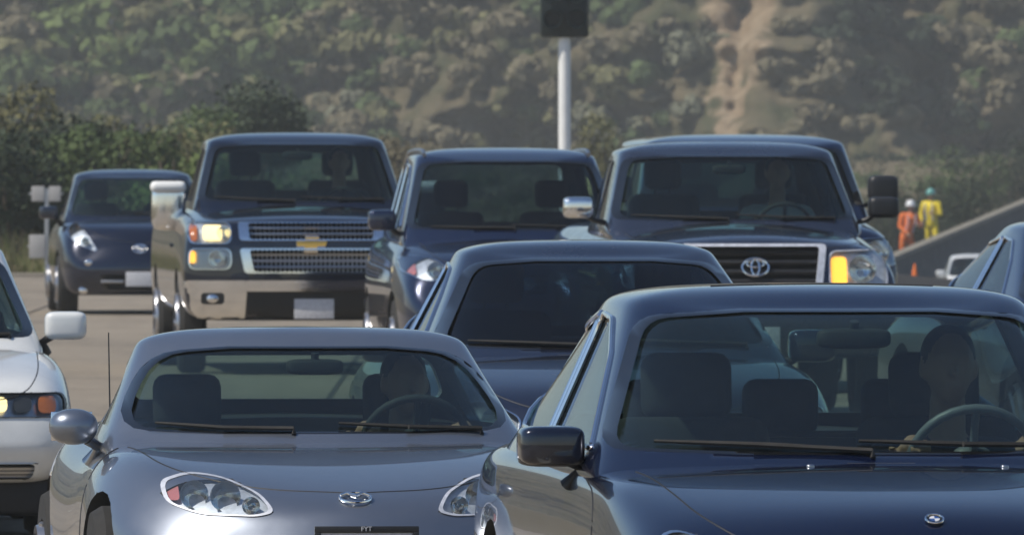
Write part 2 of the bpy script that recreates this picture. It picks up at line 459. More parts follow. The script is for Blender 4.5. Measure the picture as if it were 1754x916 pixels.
def make_car(c, name, label, cat, group=None):
    g = c['gh']; root = empty(name, (0, 0, 0), label=label, cat=cat, group=group)
    PM = c['paint']; L, Wd = c['L'], c['W'] / 2
    base = subs(body_mesh(c), c.get('lev', 3)); T = bvh(base)
    # ---- cutters
    C = MB()
    gi = gh_half(g, 0, c.get('cavin', .07)); yf = c.get('cav_y', g['F0'] + .50); yr = min(g['B0'] - .1, c['axr'] - .48)
    hw = max(p[0] for p in gi)
    cavbox = (hw * .93, yf, yr)
    C.prism([(-hw * .93, yf), (hw * .93, yf), (hw * .93, yr), (-hw * .93, yr)], .30, 2.2, 'z'); cuts = [C.mesh()]; C = MB()
    wr = c.get('wr', .32); wa = wr + .05
    for y in (c['axf'], c['axr']):
        for s in (1, -1):
            C.prism([(y + wa * math.cos(a), wr + wa * math.sin(a)) for a in [2 * math.pi * k / 28 for k in range(28)]], s * (Wd - .30), s * (Wd + .3), 'x')
    cuts.append(C.mesh())
    pk = []
    lamps = []
    for lp in c.get('lamps', []):
        for s in (-1, 1):
            if s == 1 and lp.get('single'): continue
            poly = rnd(lp['poly'], 2)
            lamps.append((lp, s, poly if s < 0 else mir(poly)))
            pk.append((lamps[-1][2], lp.get('depth', .07)))
    for gr in c.get('grilles', []): pk.append((rnd(gr['poly'], 1), gr.get('depth', .08)))
    for poly, dp in pk:
        ys = [cast(T, a, b, 'front')[0] for a, b in dense(poly, .05)]; ys = [h.y for h in ys if h is not None]
        ys = [y for y in ys if y < min(ys) + .4]
        C = MB(); C.prism(poly, -1.0, min(max(ys) + dp, c['axf'] - wa - .02), 'y'); cuts.append(C.mesh())
    bm_ = cut(base, cuts)
    bm_.materials.clear(); bm_.materials.append(PM); bm_.materials.append(MAT['interior']); bm_.materials.append(MAT['black'])
    inpoly = [(x, y) for x, y in gh_half(g, .05, .0)]
    F0 = g['F0']
    def inside(p):
        if p.z < g['z0'] - .30: return False
        return abs(p.x) < g['w0'] * .95 and g['F0'] + .03 + g.get('bow', .13) * (p.x / g['w0']) ** 2 < p.y < g['B0'] - .06 and (p.z > g['z0'] - .12)
    for q in cuts: near_mat(bm_, bvh(q), .0012, 1, inside)
    if 'lower_trim' in c:
        for p in bm_.polygons:
            if p.center.z < c['lower_trim'] and p.material_index == 0: p.material_index = 2
    link('body', bm_, None, root, 32)
    # ---- greenhouse
    outer = subs(gh_mesh(g), 3); TG = bvh(outer)
    shell = [subs(gh_mesh(g, .035, low=.55), 2)]
    wsb, zwb, wst, zwt = g['ws']; wsb = min(wsb * 1.045, g['w0'] * .965); wst = min(wst * 1.04, g['w1'] * .99)        # half width / height of windscreen opening, bottom and top
    wpoly = rnd([(-wsb, zwb), (-wsb * .5, zwb - .012), (wsb * .5, zwb - .012), (wsb, zwb), (wst, zwt), (wst * .5, zwt + .022), (-wst * .5, zwt + .022), (-wst, zwt)], 1, g.get('wrad', .07))
    rb = g.get('rw', (wsb * .82, g['z0'] + .1, wst * .85, zwt - .02))
    rpoly = rnd([(-rb[0], rb[1]), (rb[0], rb[1]), (rb[2], rb[3]), (-rb[2], rb[3])], 2)
    mid = (g['F1'] + g['B1']) / 2; m1 = MB().prism(wpoly, g['F0'] - .8, min(g['F1'] + .38, mid - .03), 'y'); m3 = MB().prism(rpoly, max(mid + .03, g['B1'] - .35), g['B0'] + .8, 'y')
    m2 = MB(); sides = [rnd(p, 1) for p in g['side']]
    for p in sides: m2.prism(p, -1.6, 1.6, 'x')
    cs = shell + [m1.mesh(), m3.mesh(), m2.mesh()]; tcs = [bvh(x) for x in cs]
    cab = cut(outer, cs)
    cab.materials.clear(); cab.materials.append(PM); cab.materials.append(MAT['interior'])
    near_mat(cab, tcs[0], .002, 1)
    cabo = link('roof', cab, None, root, 32)
    patch(TG, wpoly, 'front', -.008, .004, 8).build('windscreen', MAT[c['tint'] if c.get('tint') in MAT else 'darkglass' if c.get('tint') else 'glass'], root, 60)
    patch(TG, wpoly, 'front', .001, .006, 1, s0=c.get('frit', .93)).build('windscreen_seal', MAT['seal'], root, 30)
    patch(TG, rpoly, 'back', -.008, .004, 6).build('rear_window', MAT['glass'], root, 60)
    for p in sides:
        for d in ('left', 'right'):
            sw = patch(TG, p, d, -.008, .004, 6).build('side_window', MAT[c['tint'] if c.get('tint') in MAT else 'darkglass' if c.get('tint') else 'glass'], root, 60)
            if c.get('winchrome'):
                pts = surf_line(TG, list(p) + [p[0]], d, .002, .05)
                MB().tube(pts, .009, 8).build('window_trim', MAT['chrome'], sw, 40)
    # sun visor strip / inner mirror
    if 'vmirror' in c:
        vx, vz, vw, vh = c['vmirror']; h, n, v = cast(TG, vx, vz, 'front')
        MB().ell((vx, h.y + .10, vz - .02), (vw / 2, .03, vh / 2), 20, 12, p=.5).tube([(vx, h.y + .10, vz - .01), (vx, h.y + .085, vz + .03)], .014, 8).build('rear_view_mirror', MAT['interior'], root, 50)
    # ---- lamps
    for lp, s, poly in lamps:
        hl = patch(T, poly, 'front', .006, .014, 1, s0=lp.get('rim', .95)).build('headlight', MAT[lp.get('rimmat', 'chrome')], root, 40)
        if 'label' in lp: hl['label'] = lp['label']
        patch(T, poly, 'front', -.045, .01, 4).build('lamp_housing', MAT[lp.get('house', 'satin')], hl, 40)
        for (bx, bz, br, bm2) in lp.get('bowls', []):
            h, n, v = cast(T, s * -bx, bz, 'front')
            prof = [(br * k / 6, -.012 - .055 * (1 - (k / 6) ** 2) * -1) for k in range(7)]
            MB().lathe([(max(r, .001), hh) for r, hh in prof] + [(br * 1.08, -.02)], (h.x, h.y + .0, h.z), 'y', 24).build('reflector', MAT['chrome' if bm2 != 'amber' else 'amber'], hl, 50)
            MB().ell((h.x, h.y + .015, h.z), (br * (.8 if bm2 in ('warm_lamp', 'amber_lamp') else .38),) * 3, 16, 10).build('bulb', MAT[bm2 if bm2 != 'amber' else 'amber'], hl, 60)
        for ap, am in lp.get('panels', []):
            q = ap if s < 0 else mir(ap)
            patch(T, rnd(q, 1), 'front', -.012, .012, 3).build('turn_signal', MAT[am], hl, 40)
        patch(T, poly, 'front', -.001, .003, 6).build('lens', MAT['lens'], hl, 60)
    # ---- grilles
    for gr in c.get('grilles', []):
        poly = rnd(gr['poly'], 1)
        gm = MAT[gr.get('mat', 'chrome')] if gr.get('mat') != 'paint' else PM
        go = patch(T, poly, 'front', gr.get('proud', .012), .03, 1, s0=gr.get('frame', .9)).build(gr.get('name', 'grille'), gm, root, 40)
        zs = [p[1] for p in poly]; lo, hi = min(zs), max(zs); k = gr.get('bars', 0)
        for i in range(k):
            z = lo + (hi - lo) * (i + 1) / (k + 1)
            xs = []
            for a, b in zip(poly, poly[1:] + poly[:1]):
                if (a[1] - z) * (b[1] - z) < 0: xs.append(a[0] + (b[0] - a[0]) * (z - a[1]) / (b[1] - a[1]))
            if len(xs) < 2: continue
            pts = surf_line(T, [(min(xs) + .005, z), (max(xs) - .005, z)], 'front', -.03, .06)
            if len(pts) > 1: MB().tube(pts, gr.get('bar_r', .012), 6).build('grille_bar', MAT[gr.get('barmat', 'black')], go, 40)
        if gr.get('mesh'):                      # fine mesh insert
            mm = MB(); xs_ = [p[0] for p in poly]; st = gr['mesh']
            x = min(xs_)
            while x < max(xs_):
                zz = [];
                for a, b in zip(poly, poly[1:] + poly[:1]):
                    if (a[0] - x) * (b[0] - x) < 0: zz.append(a[1] + (b[1] - a[1]) * (x - a[0]) / (b[0] - a[0]))
                if len(zz) >= 2:
                    pts = surf_line(T, [(x, min(zz)), (x, max(zz))], 'front', -.035, .08)
                    if len(pts) > 1: mm.tube(pts, .006, 4)
                x += st
            if mm.v: mm.build('grille_mesh', MAT[gr.get('barmat', 'black')], go, 40)
    for e in c.get('emblems', []): emblem(*((e[0], T) + tuple(e[1:4]) + (root,) + tuple(e[4:])))
    if 'plate' in c:
        px, pz, pw, ph = c['plate']; h, n, v = cast(T, px, pz, 'front'); y = h.y - .03
        pl = MB().box((px, y, pz), (pw, .008, ph), .003).build('licence_plate', MAT['plate'], root)
        if c.get('plate_frame'):
            t_ = .016; q = MB().box((px, y - .004, pz + ph / 2 + t_ * .5), (pw + .04, .014, t_ * 1.4), .003).box((px, y - .004, pz - ph / 2 - t_ * .3), (pw + .04, .014, t_), .003)
            q.box((px - pw / 2 - .01, y - .004, pz), (.02, .014, ph), .003).box((px + pw / 2 + .01, y - .004, pz), (.02, .014, ph), .003).build('plate_frame', MAT['black'], pl)
            tx = text_mesh('FYT', .022, .002); tx.transform(Matrix.Translation((px - .02, y - .0125, pz + ph / 2 + .003)) @ Matrix.Rotation(R(90), 4, 'X'))
            link('plate_frame_lettering', tx, MAT['plate'], pl, None)
        MB().box((px, (y + h.y) / 2 + .02, pz), (pw * .7, .06, ph * .6), .005).build('plate_bracket', MAT['black'], pl)
    # ---- shut lines of the bonnet and wings
    for ln, d in c.get('seams', []):
        for _ in range(3): ln = [ln[0]] + [q for a, b in zip(ln, ln[1:]) for q in ((a[0] * .75 + b[0] * .25, a[1] * .75 + b[1] * .25), (a[0] * .25 + b[0] * .75, a[1] * .25 + b[1] * .75))] + [ln[-1]]
        for s in (1, -1):
            pts = surf_line(T, [(a * s, b) for a, b in ln] if d in ('down', 'front') else ln, ('left' if s > 0 else 'right') if d == 'side' else d, -.001, .03)
            if len(pts) > 1: MB().tube(pts, .0032, 6).build('shut_line', MAT['pocket'], root, 40)
    # ---- wipers
    for wl in c.get('wipers', []):
        pts = surf_line(TG, wl, 'front', .012, .05)
        if len(pts) > 1:
            w = MB().tube(pts, [.005 + .004 * math.sin(math.pi * i / (len(pts) - 1)) for i in range(len(pts))], 6); a = pts[0]
            w.tube([a + Vector((0, -.03, -.02)), a + Vector((0, -.02, .0)), pts[len(pts) // 2] + Vector((0, -.02, 0))], .009, 6); w.build('wiper', MAT['rubber'], root, 50)
    # ---- wheels, mirrors, cabin
    if c.get('wheels', True):
        for y in (c['axf'], c['axr']):
            for s in (1, -1): make_wheel(s * (Wd - .125), y, wr, .21, root, s)
    TB = bvh(bm_)
    for s in (-1, 1): make_mirror(c.get('mkind', 'box'), TG if c.get('mon') == 'roof' else T, c, root, s, c.get('mpaint_r', c.get('mpaint', PM)) if s > 0 else c.get('mpaint', PM))
    sy, sz = c['seat']                            # seat-back foot y, cushion height
    for x in (-.37, .37): make_seat(x, sy, sz, root, hw=c.get('hw', .25), top=c.get('stop', .60))
    if c.get('rear_seat'):
        ry, rz, xs = c['rear_seat']
        MB().box((0, ry, rz - .25), (1.2, .14, .50), .05).build('rear_seat', MAT['fabric'], root)
        for x in xs:
            MB().box((x, ry + .03, rz + .07), (.23, .09, .17), .04).build('headrest', MAT['fabric'], root)
    wy, wz = c['wheel_at']; q = MB()
    rot = Matrix.Rotation(R(-62), 3, 'X'); cc = Vector((.37, wy, wz))
    q.tube([cc + rot @ Vector((.185 * math.cos(a), .185 * math.sin(a), 0)) for a in [2 * math.pi * k / 32 for k in range(32)]], .014, 8, closed=True)
    q.ell(cc, (.07, .04, .06), 14, 8)
    for a in (0, math.pi, -math.pi / 2): q.tube([cc, cc + rot @ Vector((.18 * math.cos(a), .18 * math.sin(a), 0))], .012, 6)
    q.tube([cc, cc + Vector((0, -.35, -.12))], .03, 8)
    q.build('steering_wheel', c.get('swmat', MAT['interior']), root, 50)
    root['wheel_at'] = (wy, wz)
    return root, T, TG

def text_mesh(s, size, depth):
    cu = bpy.data.curves.new('t', 'FONT'); cu.body = s; cu.size = size; cu.extrude = depth
    o = bpy.data.objects.new('t', cu); COL.objects.link(o)
    me = bpy.data.meshes.new_from_object(o.evaluated_get(bpy.context.evaluated_depsgraph_get())); bpy.data.objects.remove(o); return me

def place(root, anchor, px, D, yaw, z=0.):
    """stand the car so that the local point anchor lies at photo column px and distance D"""
    a = Matrix.Rotation(R(yaw), 3, 'Z') @ Vector(anchor); root.rotation_euler = (0, 0, R(yaw))
    root.location = ((px - CX) / FPX * D - a.x, D - a.y, z)
    return root
def report(root, pts):
    m = Matrix.Translation(root.location) @ Matrix.Rotation(root.rotation_euler.z, 4, 'Z')
    for n, p in pts.items():
        w = m @ Vector(p); print('KEY', root.name, n, round(CX + w.x / w.y * FPX), round(YH + (CAMZ - w.z) / w.y * FPX))

# ------------------------------------------------------------------ the cars
P_NAVY = paint('dark navy car paint', (.003, .008, .034), .35, .20, .02)
P_INK = paint('ink blue hatchback paint', (.004, .008, .028), .35, .22, .03)
P_GREY = paint('metallic grey paint', (.225, .25, .30), .8, .36, .06)
P_DGREY = paint('dark grey car paint', (.014, .021, .048), .45, .24, .04)
P_BLACK = paint('black truck paint', (.003, .006, .020), .3, .2, .03)
P_BLUE = paint('deep blue paint', (.006, .014, .050), .4, .22, .03)
P_TRUCK = paint('slate grey truck paint', (.028, .038, .068), .5, .26, .05)
P_WHITE = paint('white car paint', (.78, .79, .78), .0, .4, .25)

CARS = {}
# --- A: the dark saloon nearest the camera
A = dict(L=4.66, W=1.70, zb=.20, paint=P_NAVY, axf=.82, axr=3.62, wr=.34, lev=4,
    top=[(0, .70), (.08, .79), (.3, .865), (.8, .925), (1.28, .965), (3.9, .99), (4.3, 1.03), (4.8, 1.01), (4.9, .92)],
    crest=[(0, .64), (.1, .72), (.35, .82), (.85, .90), (1.35, .935), (2.6, .95), (3.9, .96), (4.7, .93), (4.9, .86)],
    tw=[(0, .78), (.85, .91), (1.5, .935), (4.8, .88)], sd=.05,
    gh=dict(F0=1.20, F1=2.02, B1=3.25, B0=4.2, taper=.97, w0=.795, w1=.59, z0=.94, zh=1.411, H=1.45, bow=.24, drop=.035, lv=.91, wrad=.065, ws=(.768, .985, .60, 1.36),
        side=[[(1.72, .985), (2.70, .99), (2.68, 1.362), (2.42, 1.348), (2.15, 1.25)], [(2.77, .99), (3.55, 1.01), (3.72, 1.10), (3.3, 1.30), (2.75, 1.365)]]),
    lamps=[dict(poly=[(-.79, .72), (-.75, .60), (-.50, .585), (-.48, .65), (-.56, .74), (-.72, .795)], depth=.06, house='lampsilver', bowls=[(-.58, .66, .055, 'lens'), (-.69, .68, .05, 'lens')])],
    grilles=[dict(poly=[(-.32, .70), (-.03, .70), (-.04, .50), (-.25, .50)], bars=0, mesh=.03, frame=.9), dict(poly=[(.03, .70), (.32, .70), (.25, .50), (.04, .50)], mesh=.03, frame=.9),
             dict(poly=[(-.45, .40), (.45, .40), (.40, .28), (-.40, .28)], bars=3, mat='black', frame=.95, name='lower_grille')],
    emblems=[('roundel', 0, .812, .025)], plate=(0, .44, .32, .16),
    seams=[([(.02, .10), (.40, .14), (.62, .35), (.68, .8), (.70, 1.28)], 'down')],
    wipers=[[(.62, .995), (.30, 1.0), (-.05, 1.012)], [(-.02, .985), (-.3, 1.0), (-.62, 1.01)]],
    mirror=(.88, 1.80, .99), msize=(.19, .115), winchrome=True, mirror_base=True, vmirror=(.03, 1.315, .22, .06),
    seat=(2.45, .47), stop=.52, rear_seat=(3.25, 1.0, (-.36, 0., .36)), wheel_at=(1.92, .93), hw=.27, cav_y=1.72, swmat=MAT['wheelgrey'], mpaint=P_BLACK, frit=.955)
A['seams'].append(([(1.15, .3), (1.2, .7), (1.26, .86), (1.6, .90)], 'side'))
rA, TA, TGA = make_car(A, 'saloon_car', 'shiny dark navy saloon nearest the camera, with chrome window trim and a round bonnet badge', 'car')
place(rA, (0, 1.20, .97), 1512, 40.0, 7.0, -.012)
report(rA, dict(ws_bl=(-.715, 1.44, .985), ws_tl=(-.545, 2.2, 1.365), emblem=(0, .1, .815), roofL=(-.61, 2.6, 1.42), roofT=(0, 2.6, 1.46), mirror=(-.93, 1.83, 1.0)))
CARS['A'] = (rA, A)
# --- B: the grey two-seat roadster
B = dict(L=4.02, W=1.72, zb=.14, paint=P_GREY, axf=.86, axr=3.19, wr=.31, lev=4,
    top=[(0, .56), (.07, .63), (.3, .69), (.8, .775), (1.35, .825), (3.2, .90), (3.6, .92), (3.95, .86), (4.02, .8)],
    crest=[(0, .50), (.1, .60), (.3, .71), (.62, .79), (.9, .815), (1.4, .82), (2.2, .81), (3.1, .88), (3.8, .82), (4.02, .74)],
    tw=[(0, .70), (.5, .78), (.9, .84), (1.5, .86), (4, .80)], wf=[.66, .80, .92, 1, .98, .965, .985, .94, .86, .76], bow=[.30, .27, .20, .05, 0, 0, 0, -.1, -.16, -.2],
    ys=[0, .10, .36, .85, 1.45, 2.1, 3.1, 3.65, 3.94, 4.02], zm=.52, sd=.12,
    gh=dict(F0=1.36, F1=1.98, B1=2.62, B0=3.22, w0=.735, w1=.565, lv=.88, z0=.82, zh=1.165, H=1.207, bow=.22, drop=.005, wrad=.13, ws=(.69, .862, .535, 1.120),
        side=[[(1.86, .87), (2.66, .87), (2.60, 1.05), (2.42, 1.09), (2.22, 1.06)]], rw=(.56, .94, .48, 1.10)),
    lamps=[dict(poly=[(-.635, .715), (-.625, .645), (-.52, .605), (-.33, .60), (-.27, .615), (-.31, .675), (-.42, .73), (-.54, .745)], depth=.08, rim=.92, rimmat='lampsilver', house='lampsilver',
        bowls=[(-.43, .665, .048, 'lens'), (-.53, .67, .045, 'lens'), (-.35, .635, .028, 'lens')], panels=[([(-.62, .70), (-.61, .65), (-.575, .65), (-.575, .715)], 'redlens')])],
    grilles=[dict(poly=[(-.40, .535), (.40, .535), (.46, .46), (.38, .36), (-.38, .36), (-.46, .46)], bars=2, mat='black', frame=.96, proud=.002, depth=.12)],
    emblems=[('wings', 0, .655, .058)], plate=(.02, .475, .31, .155), plate_frame=True,
    seams=[([(.02, .30), (.30, .35), (.52, .52), (.62, .72), (.655, 1.0), (.675, 1.36)], 'down'), ([(1.35, .25), (1.40, .7), (1.5, .80)], 'side')],
    wipers=[[(-.10, .868), (-.34, .870), (-.56, .885)], [(.56, .865), (.3, .872), (.06, .885)]],
    mirror=(.83, 1.80, .868), msize=(.17, .125), mkind='egg', armmat='satin', vmirror=(.02, 1.09, .20, .055),
    seat=(2.42, .26), stop=.52, wheel_at=(1.95, .80), hw=.24, cav_y=1.70, frit=.95)
rB, TB_, TGB = make_car(B, 'roadster', 'metallic grey two-seat roadster with oval headlight and whip aerial', 'car')
place(rB, (0, 1.36, .85), 556, 48.0, 6.0)
report(rB, dict(ws_bl=(-.655, 1.62, .862), ws_tl=(-.515, 2.2, 1.135), ws_br=(.655, 1.62, .862), emblem=(0, .1, .655), roofT=(0, 2.2, 1.22), mirror=(-.83, 1.8, .868), lampo=(-.63, .4, .69), lampi=(-.27, .1, .62)))
MB().tube([(-.585, 3.35, .84), (-.590, 3.36, 1.17)], [.0032, .0022], 6).tube([(-.585, 3.35, .80), (-.585, 3.35, .87)], .012, 8).build('aerial', MAT['black'], rB)
CARS['B'] = (rB, B)
# --- C: grey-blue saloon between the two
Cc = dict(L=4.8, W=1.83, zb=.20, paint=P_DGREY, axf=.9, axr=3.7, wr=.33,
    top=[(0, .66), (.08, .76), (.3, .83), (.8, .91), (1.25, .955), (3.9, .98), (4.3, 1.0), (4.8, .9)],
    crest=[(0, .62), (.1, .70), (.35, .80), (.85, .88), (1.35, .92), (2.6, .94), (3.9, .95), (4.8, .82)], tw=[(0, .76), (.85, .86), (1.5, .88), (4.8, .82)],
    gh=dict(F0=1.12, F1=1.95, B1=3.1, B0=4.1, w0=.785, w1=.55, z0=.92, zh=1.37, H=1.415, bow=.20, drop=.03, ws=(.73, .965, .525, 1.318),
        side=[[(1.85, .98), (2.60, .98), (2.58, 1.31), (2.3, 1.29), (2.1, 1.18)], [(2.67, .98), (3.45, 1.0), (3.6, 1.08), (3.2, 1.26), (2.65, 1.31)]]),
    lamps=[dict(poly=[(-.85, .72), (-.80, .62), (-.50, .60), (-.48, .68), (-.62, .76)], bowls=[(-.6, .67, .05, 'lens'), (-.74, .69, .05, 'lens')])],
    grilles=[dict(poly=[(-.40, .66), (.40, .66), (.34, .52), (-.34, .52)], bars=4, barmat='satin')], emblems=[('ellipses', 0, .60, .05)], plate=(0, .40, .32, .16),
    seams=[([(.02, .12), (.50, .2), (.66, .5), (.70, 1.2)], 'down')], wipers=[[(.6, .975), (.3, .985), (-.02, 1.0)], [(0, .97), (-.3, .98), (-.6, .99)]],
    mirror=(.93, 1.75, .96), seat=(2.35, .48), rear_seat=(3.2, .95, (-.36, .36)), wheel_at=(1.85, .90), winchrome=True, tint='deepglass')
for x in (-.22, .34):
    h, n, v = cast(TA, x, 1.12, 'down'); MB().ell((x, 1.12, h.z + .001), (.012, .012, .006), 14, 8, p=.7).build('washer_jet', MAT['satin'], rA, 60)
for yy_ in (2.42,):
    pts = surf_line(TGA, [(-.33, yy_ - .012), (-.2, yy_), (.2, yy_), (.33, yy_ - .012)], 'down', -.001, .03); MB().tube(pts, .0045, 6).build('sunroof_seal', MAT['pocket'], rA, 40)
rC, TC, TGC = make_car(Cc, 'saloon_car', 'slate blue saloon half hidden between the grey roadster and the nearest dark saloon', 'car')
place(rC, (0, 1.12, .95), 1050, 60.0, 5.5)
report(rC, dict(ws_bl=(-.69, 1.32, .965), ws_tl=(-.54, 2.1, 1.318), roofT=(0, 2.5, 1.415), roofL=(-.60, 2.4, 1.37), roofR=(.6, 2.4, 1.37)))
CARS['C'] = (rC, Cc)
# --- D: black pickup with chrome front
TRUCK = dict(lean=[.04, .0, 0, .01, .04], bow=[.07, .06, .04, .01, 0, 0, 0, -.01, -.02, -.03], wf=[.965, .985, .995, 1, 1, 1, 1, 1, .99, .96])
D_ = dict(TRUCK, L=5.9, W=2.03, zb=.42, paint=P_BLACK, axf=1.0, axr=4.65, wr=.39, zm=.85, sd=.08,
    ys=[0, .07, .30, .9, 1.5, 3.0, 4.2, 5.4, 5.82, 5.9],
    top=[(0, 1.12), (.06, 1.20), (.3, 1.25), (1.5, 1.33), (4.0, 1.34), (5.9, 1.32)], crest=[(0, 1.10), (.06, 1.17), (.3, 1.20), (1.5, 1.27), (3, 1.28), (5.9, 1.3)], tw=[(0, .93), (1.2, .91), (5.9, .88)],
    gh=dict(F0=1.42, F1=2.02, B1=3.75, B0=4.05, w0=.845, w1=.70, z0=1.29, zh=1.825, H=1.885, bow=.16, drop=.03, ws=(.815, 1.345, .685, 1.78), taper=.98,
        side=[[(1.93, 1.34), (2.75, 1.34), (2.73, 1.76), (2.2, 1.74)], [(2.83, 1.34), (3.55, 1.34), (3.5, 1.75), (2.81, 1.76)]], rw=(.6, 1.42, .55, 1.72)),
    lamps=[dict(poly=[(-.955, 1.19), (-.955, 1.02), (-.62, 1.02), (-.62, 1.19)], depth=.06, rim=.94, house='lampsilver', bowls=[(-.68, 1.105, .05, 'lens')],
                panels=[([(-.84, 1.165), (-.84, 1.045), (-.69, 1.045), (-.69, 1.165)], 'warm_lamp'), ([(-.955, 1.17), (-.955, 1.04), (-.885, 1.04), (-.885, 1.17)], 'amber')]),
           dict(poly=[(-.955, .985), (-.955, .82), (-.62, .82), (-.62, .985)], depth=.06, rim=.94, bowls=[(-.73, .90, .068, 'lens')],
                panels=[([(-.955, .965), (-.955, .87), (-.90, .87), (-.90, .965)], 'amber_lamp')])],
    grilles=[dict(poly=[(-.57, 1.19), (.57, 1.19), (.56, 1.045), (-.56, 1.045)], frame=.86, mesh=.035, bars=2, barmat='satin', proud=.03),
             dict(poly=[(-.56, .985), (.56, .985), (.52, .79), (-.52, .79)], frame=.86, mesh=.035, bars=3, barmat='satin', proud=.03)],
    emblems=[('bowtie', 0, 1.015, .115)], plate=(.02, .515, .31, .155),
    seams=[([(.02, .10), (.6, .12), (.80, .3), (.82, 1.4)], 'down')], wipers=[[(.66, 1.36), (.3, 1.365), (0, 1.38)], [(-.05, 1.35), (-.35, 1.36), (-.68, 1.38)]],
    mirror=(1.03, 1.85, 1.30), msize=(.27, .38), mpaint=MAT['chrome'], mpaint_r=P_BLACK, mon='x', vmirror=(0, 1.72, .24, .07), seat=(2.75, .88), rear_seat=(3.5, 1.3, (-.36, .36)), wheel_at=(2.15, 1.28))
rD, TD, TGD = make_car(D_, 'pickup_truck', 'large black pickup with chrome grille and bumper and its right headlight lit', 'pickup truck')
place(rD, (0, .05, 1.0), 533, 109.0, 4.0)
report(rD, dict(ws_bl=(-.775, 1.6, 1.345), ws_br=(.775, 1.6, 1.345), ws_tl=(-.635, 2.2, 1.78), roofT=(0, 2.6, 1.885), mirror=(-1.16, 1.85, 1.38), lamp=(-.95, .1, 1.19), wheel=(-1, 1.0, 0)))
for s in (-1, 1):
    q = patch(TD, rnd([(s * a, b) for a, b in [(-.99, .735), (-.99, .50), (-.93, .42), (-.52, .42), (-.50, .735)]][::s * -1 or 1], 1), 'front', .05, .06, 5).build('bumper', MAT['chrome'], rD, 40)
    fl = patch(TD, rnd([(s * a, b) for a, b in [(-.86, .64), (-.86, .55), (-.68, .55), (-.68, .64)]], 1), 'front', .056, .012, 3).build('fog_lamp', MAT['pocket'], q, 40)
    h, n, v = cast(TD, s * .77, .595, 'front'); MB().ell((h.x, h.y - .055, h.z), (.05, .02, .035), 16, 10).build('lamp_glass', MAT['chrome'], fl, 60)
patch(TD, rnd([(-.52, .735), (.52, .735), (.52, .65), (-.52, .65)], 1), 'front', .05, .06, 5).build('bumper', MAT['chrome'], rD, 40)
patch(TD, [(-.50, .65), (.50, .65), (.50, .43), (-.50, .43)], 'front', .012, .02, 5).build('bumper_opening', MAT['pocket'], rD, 40)
for s in (-1, 1): MB().box((s * 1.035, 1.79, 1.455), (.28, .19, .09), .04).build('mirror_cap', MAT['white_steel'], rD)
CARS['D'] = (rD, D_)
# --- E: deep blue crossover between the two trucks
E = dict(L=4.6, W=1.84, zb=.22, paint=P_BLUE, axf=.9, axr=3.55, wr=.35, zm=.7,
    top=[(0, .82), (.08, .95), (.3, 1.02), (.8, 1.10), (1.15, 1.16), (4.2, 1.18), (4.6, 1.1)], crest=[(0, .76), (.1, .88), (.3, .98), (.85, 1.06), (1.3, 1.12), (4.6, 1.12)], tw=[(0, .78), (.85, .86), (1.5, .88), (4.8, .86)],
    gh=dict(F0=1.03, F1=1.75, B1=3.9, B0=4.4, w0=.81, w1=.655, z0=1.12, zh=1.72, H=1.775, bow=.18, drop=.03, ws=(.755, 1.19, .622, 1.665),
        side=[[(1.75, 1.18), (2.5, 1.18), (2.48, 1.65), (2.2, 1.63), (1.95, 1.5)], [(2.58, 1.18), (3.3, 1.18), (3.28, 1.64), (2.56, 1.65)]]),
    lamps=[dict(poly=[(-.87, 1.0), (-.875, .90), (-.72, .82), (-.55, .83), (-.53, .90), (-.62, .975), (-.76, 1.01)], house='lampsilver', bowls=[(-.64, .90, .055, 'lens')], panels=[([(-.86, .97), (-.86, .90), (-.77, .86), (-.77, .96)], 'redlens')])],
    grilles=[dict(poly=[(-.42, .88), (.42, .88), (.38, .72), (-.38, .72)], bars=3, barmat='satin')], emblems=[('ellipses', 0, .80, .06)], plate=(0, .45, .32, .16),
    seams=[([(.02, .12), (.50, .2), (.66, .5), (.70, 1.1)], 'down')], wipers=[[(.6, 1.2), (.3, 1.21), (-.02, 1.22)], [(0, 1.2), (-.3, 1.2), (-.6, 1.21)]],
    mirror=(.93, 1.60, 1.25), msize=(.2, .15), seat=(2.2, .68), rear_seat=(3.1, 1.15, (-.36, .36)), wheel_at=(1.65, 1.1), winchrome=True, tint=True)
rE, TE, TGE = make_car(E, 'crossover_car', 'deep blue crossover with roof rails and a pink-tinted headlight between the two trucks', 'car')
place(rE, (0, 1.03, 1.2), 884, 101.0, 4.5)
report(rE, dict(ws_bl=(-.70, 1.22, 1.19), ws_tl=(-.57, 1.9, 1.665), roofT=(0, 2.5, 1.775), lampo=(-.87, .3, .9), roofL=(-.65, 2.4, 1.72), mirror=(-.93, 1.6, 1.25)))
for s in (-1, 1):
    pts = surf_line(TGE, [(s * .60, 2.0), (s * .60, 3.9)], 'down', .02, .2); MB().tube([pts[0] - Vector((0, .08, .02))] + pts + [pts[-1] + Vector((0, .08, -.04))], .016, 8).build('roof_rail', MAT['satin'], rE, 50)
CARS['E'] = (rE, E)
